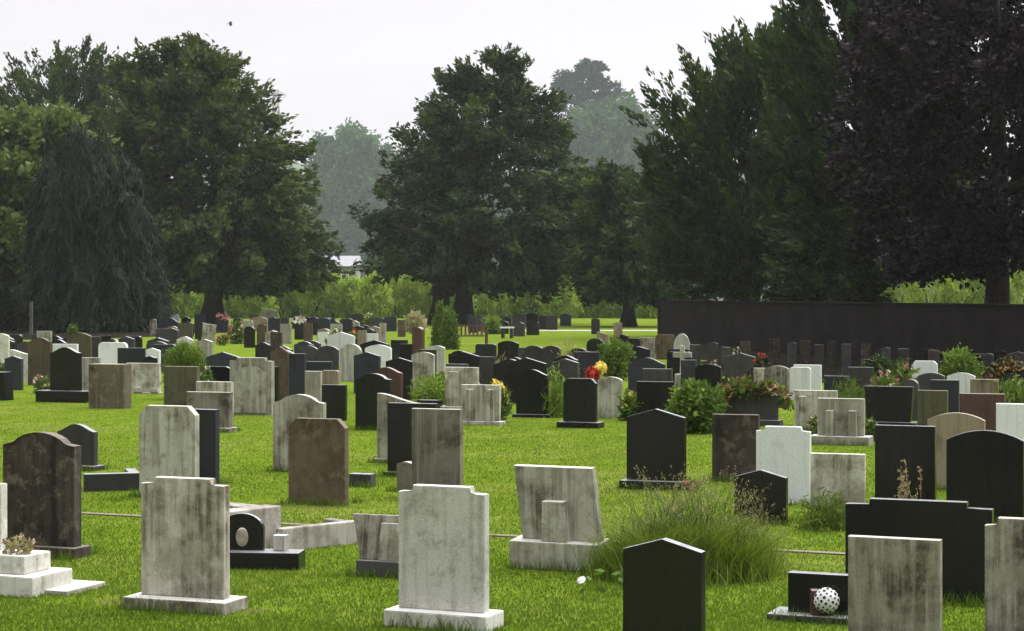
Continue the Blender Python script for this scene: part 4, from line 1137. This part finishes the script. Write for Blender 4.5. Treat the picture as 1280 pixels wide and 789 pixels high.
put('stalk', bm_mesh('stalk', bm), L['tall'], tf)
DRt = np.stack([np.cos(a) * lean, np.sin(a) * lean, .6 + 0 * a], 1)
C, D, ll, ww, T = clumps(tip, DRt, 11, .06, .012, .02, .005, .5 + RNG.normal(size=n) * .2, spread=.5)
put('seed_head', leaf_mesh('seed_head', C, D, ll, ww, T), L['seed'], tf)

# pale weed stalks before the tall black square headstone
d = dist(650)
ws = thing('weed_stalks', ((1130 - UC) * d / F, d, 0), 'thin pale flowering weed stalks before the tall black square headstone', 'weeds')
bm = bmesh.new(); tips = []
for i in range(9):
    sx = random.uniform(-.14, .2); hh = random.uniform(.2, .58)
    tx = sx + random.uniform(-.06, .06)
    tube_bm(bm, [(sx, 0, -.02), (sx * .6 + tx * .4 + .01, 0, hh * .6), (tx, 0, hh)], [.005, .004, .002], 5)
    tips += [(tx, 0, hh), (tx * .8 + sx * .2, 0, hh * .82), (sx * .5 + tx * .5, 0, hh * .6)]
put('stalk', bm_mesh('stalk', bm), PET['ochre'], ws)
tp_ = np.array(tips)
C, D, ll, ww, T = clumps(tp_, np.tile([[0, 0, 1.]], (len(tp_), 1)) + RNG.normal(size=(len(tp_), 3)) * .5, 9, .03, .018, .035, .014, np.full(len(tp_), .7))
put('foliage', leaf_mesh('foliage', C, D, ll, ww, T), L['seed'], ws)

# ------------------------------------------------------------------ ground, path, hills
m, nt, bs, out = new_mat('turf')
tc = nt.nodes.new('ShaderNodeTexCoord')
n1 = noise(nt, tc.outputs['Object'], .35, 6, .6); n2 = noise(nt, tc.outputs['Object'], 2.2, 6, .65); n3 = noise(nt, tc.outputs['Object'], 38, 4, .7)
c = ramp(nt, n2, [(.3, (.08, .122, .010)), (.52, (.108, .158, .014)), (.75, (.155, .198, .03))])
c = mixc(nt, ramp(nt, n1, [(.5, 0.0), (.72, .45)]), c, (.20, .20, .055))
c = mixc(nt, ramp(nt, noise(nt, tc.outputs['Object'], .9, 5, .7), [(.64, 0.0), (.74, .55)]), c, (.10, .075, .035))
c = mixc(nt, 1.0, c, ramp(nt, n3, [(.3, .8), (.7, 1.2)]), 'MULTIPLY')
nt.links.new(c, bs.inputs['Base Color']); bs.inputs['Roughness'].default_value = 1; bs.inputs['Specular IOR Level'].default_value = 0
for (wu, wv, wr) in ((330, 632, .8), (400, 634, .7), (140, 752, .4), (320, 764, .35), (1010, 640, .5), (770, 590, .5)):
    wx, wy = ground(wu, wv)
    vm = nd(nt, 'ShaderNodeVectorMath', operation='SUBTRACT'); nt.links.new(tc.outputs['Object'], vm.inputs[0]); vm.inputs[1].default_value = (wx, wy, 0)
    vs2 = nd(nt, 'ShaderNodeVectorMath', operation='MULTIPLY'); nt.links.new(vm.outputs[0], vs2.inputs[0]); vs2.inputs[1].default_value = (1 / wr, 1.5 / wr, 0)
    vl = nd(nt, 'ShaderNodeVectorMath', operation='LENGTH'); nt.links.new(vs2.outputs[0], vl.inputs[0])
    ad = nd(nt, 'ShaderNodeMath', operation='ADD'); nt.links.new(vl.outputs['Value'], ad.inputs[0]); nt.links.new(n2, ad.inputs[1])
    c = mixc(nt, ramp(nt, ad.outputs[0], [(.55, .85), (1.0, 0.0)]), c, (.10, .08, .045))
nt.links.new(c, bs.inputs['Base Color'])
bp = nd(nt, 'ShaderNodeBump', i_Strength=.6, i_Distance=.03); nt.links.new(n3, bp.inputs['Height']); nt.links.new(bp.outputs[0], bs.inputs['Normal'])
bm = bmesh.new()
bm.faces.new([bm.verts.new(p) for p in ((-1500, -300, 0), (1500, -300, 0), (1500, 2600, 0), (-1500, 2600, 0))])
tag(put('ground', bm_mesh('ground', bm), m), kind='structure')

m, nt, bs, out = new_mat('pale_path_gravel')
tc = nt.nodes.new('ShaderNodeTexCoord')
nt.links.new(ramp(nt, noise(nt, tc.outputs['Object'], 3, 6), [(.3, (.34, .32, .30)), (.7, (.5, .48, .46))]), bs.inputs['Base Color']); bs.inputs['Roughness'].default_value = .9
M['gravel'] = m
d = 122
bm = bmesh.new()
box_bm(bm, (640 - UC) * d / F, 45, d - 1.2, d + 1.2, -.05, .03)
tag(put('path', bm_mesh('path', bm), M['gravel']), kind='structure')
# thin sunken concrete footing along one row of graves
p = Vector((*ground(60, 640), 0)); q = Vector((*ground(1075, 694.5), 0)); dv = q - p
e = put('path_edging', box_mesh('path_edging', 0, dv.length, -.05, .05, -.1, .014), M['brown'])
e.location = p; e.rotation_euler = (0, 0, math.atan2(dv.y, dv.x)); tag(e, kind='structure')

m, nt, bs, out = new_mat('far_wooded_hill')
tc = nt.nodes.new('ShaderNodeTexCoord')
nt.links.new(ramp(nt, noise(nt, tc.outputs['Object'], .03, 8, .7), [(.3, (.03, .05, .02)), (.7, (.08, .11, .04))]), bs.inputs['Base Color']); bs.inputs['Roughness'].default_value = 1
bm = bmesh.new()
nx, ny = 60, 10
grid = [[bm.verts.new((-700 + 1400 * i / nx, 760 + 400 * j / ny, max(-1, math.sin(PI * j / ny) ** .8 * (62 + 9 * math.sin(i * .5 + 1) + 5 * math.sin(i * 1.7 + j)) - .5))) for i in range(nx + 1)] for j in range(ny + 1)]
for j in range(ny):
    for i in range(nx):
        f = bm.faces.new([grid[j][i], grid[j][i + 1], grid[j + 1][i + 1], grid[j + 1][i]]); f.smooth = True
tag(put('hills', bm_mesh('hills', bm), m), kind='structure')

m, nt, bs, out = new_mat('painted_tree_shade')  # near-black sheet added along the wall, tree shade put into its colour
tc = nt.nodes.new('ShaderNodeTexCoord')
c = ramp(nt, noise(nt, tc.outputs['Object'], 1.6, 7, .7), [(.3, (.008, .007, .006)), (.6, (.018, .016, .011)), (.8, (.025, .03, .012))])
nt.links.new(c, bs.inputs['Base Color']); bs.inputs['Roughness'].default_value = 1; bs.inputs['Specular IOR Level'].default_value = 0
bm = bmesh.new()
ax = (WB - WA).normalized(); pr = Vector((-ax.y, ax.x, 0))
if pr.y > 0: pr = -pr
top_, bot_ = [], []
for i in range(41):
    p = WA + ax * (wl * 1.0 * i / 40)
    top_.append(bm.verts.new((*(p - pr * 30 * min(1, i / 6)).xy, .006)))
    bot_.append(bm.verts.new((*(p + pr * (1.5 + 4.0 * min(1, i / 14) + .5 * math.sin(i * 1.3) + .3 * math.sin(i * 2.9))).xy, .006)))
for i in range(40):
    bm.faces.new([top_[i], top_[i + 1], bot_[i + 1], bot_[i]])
tag(put('tree_shade_sheet', bm_mesh('tree_shade_sheet', bm), m), kind='structure')

bm = bmesh.new()  # ragged dark sheet, painted shade beneath the weeping cypress
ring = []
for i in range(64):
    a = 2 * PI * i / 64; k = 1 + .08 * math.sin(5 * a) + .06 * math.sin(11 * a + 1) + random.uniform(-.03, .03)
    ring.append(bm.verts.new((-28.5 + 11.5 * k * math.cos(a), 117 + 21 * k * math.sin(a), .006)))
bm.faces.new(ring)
tag(put('tree_shade_sheet', bm_mesh('tree_shade_sheet', bm), bpy.data.materials['painted_tree_shade']), kind='structure')

# ------------------------------------------------------------------ buildings beyond the hedge
def house(label, uL, uR, v_eave, v_ridge, d, wmat, rmat, deep=8, over=.4, windows=()):
    w = (uR - uL) * d / F; x = ((uL + uR) / 2 - UC) * d / F; ze, zr = zat(v_eave, d), zat(v_ridge, d)
    b = thing('building', (x, d, 0), label, 'building')
    put('wall', box_mesh('wall', -w / 2, w / 2, 0, deep, -.2, ze, 0), M[wmat], b)
    bm = bmesh.new()
    a = w / 2 + over
    vs = [bm.verts.new(p) for p in ((-a, -over, ze + .01), (a, -over, ze + .01), (a, deep + over, ze + .01), (-a, deep + over, ze + .01), (-a * .96, deep / 2, zr), (a * .96, deep / 2, zr))]
    for f in ((0, 1, 5, 4), (2, 3, 4, 5), (1, 2, 5), (3, 0, 4), (3, 2, 1, 0)): bm.faces.new([vs[i] for i in f])
    put('roof', bm_mesh('roof', bm), M[rmat], b)
    for (f, z0, ww, hh) in windows:
        wd = put('window', box_mesh('window', f * w - ww / 2, f * w + ww / 2, -.08, -.003, z0, z0 + hh, 0), M['ceramic'], b)
        put('pane', box_mesh('pane', f * w - ww / 2 + .1, f * w + ww / 2 - .1, -.1, -.082, z0 + .1, z0 + hh - .1, 0), M['glass'], wd)
house('white rendered building glimpsed between the yews above the hedge', 402, 444, 333, 319, 235, 'pale', 'roof', windows=((-.2, 3.6, 1.0, 1.3), (.2, 3.6, 1.0, 1.3)))
house('red brick building with a pale grey roof right of the left yew trunk', 298, 338, 363, 350, 205, 'bricks', 'roof', windows=((-.25, .9, .8, 1.1), (.2, .9, .8, 1.1)))

# ------------------------------------------------------------------ lattice pylon
d = 520
x = (345 - UC) * d / F; ht = zat(112, d)
bm = bmesh.new()
def hw(z): return 3.4 * (1 - z / ht) ** 1.2 + .55
levels = [ht * (1 - (1 - i / 12) ** 1.15) for i in range(13)]
for z0, z1 in zip(levels[:-1], levels[1:]):
    a, b = hw(z0), hw(z1)
    cs0 = [(-a, -a), (a, -a), (a, a), (-a, a)]; cs1 = [(-b, -b), (b, -b), (b, b), (-b, b)]
    for k in range(4):
        k2 = (k + 1) % 4
        tube_bm(bm, [(*cs0[k], z0), (*cs1[k], z1)], [.16, .16], 4)
        tube_bm(bm, [(*cs0[k], z0), (*cs1[k2], z1)], [.09, .09], 4)
        tube_bm(bm, [(*cs0[k2], z0), (*cs1[k], z1)], [.09, .09], 4)
py = thing('pylon', (x, d, 0), 'faint steel lattice pylon rising behind the right side of the left yew', 'pylon')
put('tower', bm_mesh('tower', bm), M['steel'], py)
bm = bmesh.new()
for z, w in ((ht * .74, 4.2), (ht * .86, 3.6), (ht * .97, 2.8)):
    for s in (-1, 1):
        tube_bm(bm, [(s * hw(z), 0, z), (s * w, 0, z + .3)], [.14, .08], 4)
        tube_bm(bm, [(s * hw(z), 0, z + 1.3), (s * w, 0, z + .3)], [.1, .06], 4)
put('crossarm', bm_mesh('crossarm', bm), M['steel'], py)

# ------------------------------------------------------------------ a bird
d = 110
bx_, bz_ = (288 - UC) * d / F, zat(30, d)
bm = bmesh.new()
ring = [(-.22, .012), (-.12, .05), (0, .062), (.1, .045), (.16, .035), (.22, .006)]
lathe_bm(bm, ring, 10, Matrix.Rotation(PI / 2, 4, 'Y'))
for s in (-1, 1):
    o1 = [(.09, s * .04, .02), (-.06, s * .04, .02), (-.1, s * .24, .13), (.06, s * .22, .14), (-.12, s * .46, .09)]
    for dz in (0, .012):
        v = [bm.verts.new((p[0], p[1], p[2] + dz)) for p in o1]
        bm.faces.new([v[0], v[1], v[2], v[3]]); bm.faces.new([v[3], v[2], v[4]])
b = put('bird', bm_mesh('bird', bm), M['feather'])
b.scale = (.62, .62, .62); b.location = (bx_, d, bz_); b.rotation_euler = (math.radians(-15), math.radians(-12), math.radians(50))
tag(b, 'small dark bird flying high in the pale sky', 'bird')

# ------------------------------------------------------------------ haze, sky, sun, camera
HAZE = 0.00014
bm = bmesh.new()
box_bm(bm, -800, 800, -60, 1250, -1.2, 80)
hz = put('haze', bm_mesh('haze', bm))
m = bpy.data.materials.new('haze_air'); m.use_nodes = True
nt = m.node_tree; nt.nodes.clear()
out = nt.nodes.new('ShaderNodeOutputMaterial'); pv = nt.nodes.new('ShaderNodeVolumePrincipled')
pv.inputs['Color'].default_value = (.92, .93, 1.0, 1); pv.inputs['Density'].default_value = HAZE; pv.inputs['Anisotropy'].default_value = .2
nt.links.new(pv.outputs[0], out.inputs['Volume'])
hz.data.materials.append(m)
tag(hz, kind='stuff', label='thin pale haze in the air')

bm = bmesh.new()
box_bm(bm, -95, 110, 204, 330, -.9, 42)
sk = put('smoke', bm_mesh('smoke', bm))
m = bpy.data.materials.new('thin_blue_smoke'); m.use_nodes = True
nt = m.node_tree; nt.nodes.clear()
out = nt.nodes.new('ShaderNodeOutputMaterial'); pv = nt.nodes.new('ShaderNodeVolumePrincipled')
pv.inputs['Color'].default_value = (.80, .91, 1.0, 1); pv.inputs['Density'].default_value = .0005; pv.inputs['Anisotropy'].default_value = .1
nt.links.new(pv.outputs[0], out.inputs['Volume'])
sk.data.materials.append(m)
tag(sk, kind='stuff', label='thin bluish smoke drifting behind the hedge')

EL, AZ = math.radians(51), math.radians(50)        # sun behind thin cloud: beyond the graves and to the right
w = bpy.data.worlds.new('World'); SC.world = w; w.use_nodes = True
nt = w.node_tree; nt.nodes.clear()
out = nt.nodes.new('ShaderNodeOutputWorld'); bg = nt.nodes.new('ShaderNodeBackground')
nt.links.new(bg.outputs[0], out.inputs[0])
sky = nt.nodes.new('ShaderNodeTexSky'); sky.sky_type = 'NISHITA'; sky.sun_disc = False
sky.sun_elevation = EL; sky.sun_rotation = AZ; sky.dust_density = 4; sky.air_density = 1.2
hs = nd(nt, 'ShaderNodeHueSaturation', i_Saturation=.12); nt.links.new(sky.outputs[0], hs.inputs['Color'])
tc = nt.nodes.new('ShaderNodeTexCoord'); sp = nt.nodes.new('ShaderNodeSeparateXYZ'); nt.links.new(tc.outputs['Generated'], sp.inputs[0])
STR = 0.1
cl = ramp(nt, sp.outputs[2], [(0.0, tuple(v * 9.3 for v in (.985, .945, .99))), (.15, tuple(v * 10.0 for v in (.985, .95, .995))), (.5, tuple(v * 19.0 for v in (.97, .97, 1.0))), (1.0, tuple(v * 30.0 for v in (.98, .98, 1.0)))])
mp = nd(nt, 'ShaderNodeMapping'); mp.inputs['Scale'].default_value = (1, 1, 5); nt.links.new(tc.outputs['Generated'], mp.inputs[0])
cn = ramp(nt, noise(nt, mp.outputs[0], 2.6, 6, .6), [(.3, .95), (.7, 1.03)])
cl = mixc(nt, 1.0, cl, cn, 'MULTIPLY')
dt = nd(nt, 'ShaderNodeVectorMath', operation='DOT_PRODUCT'); nt.links.new(tc.outputs['Generated'], dt.inputs[0])
dt.inputs[1].default_value = (math.sin(AZ) * math.cos(EL), math.cos(AZ) * math.cos(EL), math.sin(EL))
hf = nd(nt, 'ShaderNodeMath', operation='MULTIPLY_ADD', i_1=.5, i_2=.5); nt.links.new(dt.outputs['Value'], hf.inputs[0])
glow = ramp(nt, hf.outputs[0], [(.15, .28), (.40, .42), (.63, .97), (.78, 1.04), (1.0, 2.3)])   # thin cloud; added glow round the sun, unseen sky behind dimmed to darken fronts
cl = mixc(nt, 1.0, cl, glow, 'MULTIPLY')
nt.links.new(mixc(nt, .9, hs.outputs[0], cl), bg.inputs['Color'])
bg.inputs['Strength'].default_value = STR

sl = bpy.data.lights.new('sun', 'SUN'); sl.energy = 1.5; sl.angle = math.radians(14); sl.color = (1.0, .95, .86)
so_ = bpy.data.objects.new('sun', sl); COL.objects.link(so_)
dr = Vector((math.sin(AZ) * math.cos(EL), math.cos(AZ) * math.cos(EL), math.sin(EL)))
so_.rotation_euler = (-dr).to_track_quat('-Z', 'Y').to_euler()
so_.location = (0, 0, 60)

cam = bpy.data.cameras.new('camera'); co = bpy.data.objects.new('camera', cam); COL.objects.link(co)
cam.sensor_width = 36; cam.lens = 36 * F / 1280; cam.shift_y = -(394.5 - VH) / 1280
cam.clip_start = .1; cam.clip_end = 6000
co.location = (0, 0, CH); co.rotation_euler = (PI / 2, 0, 0)
SC.camera = co
vs_ = SC.view_settings
vs_.view_transform = 'Standard'; vs_.look = 'None'; vs_.exposure = 0; vs_.gamma = 1; vs_.use_curve_mapping = False
SC.cycles.volume_bounces = 1
SC.cycles.max_bounces = 8
SC.cycles.transparent_max_bounces = 8
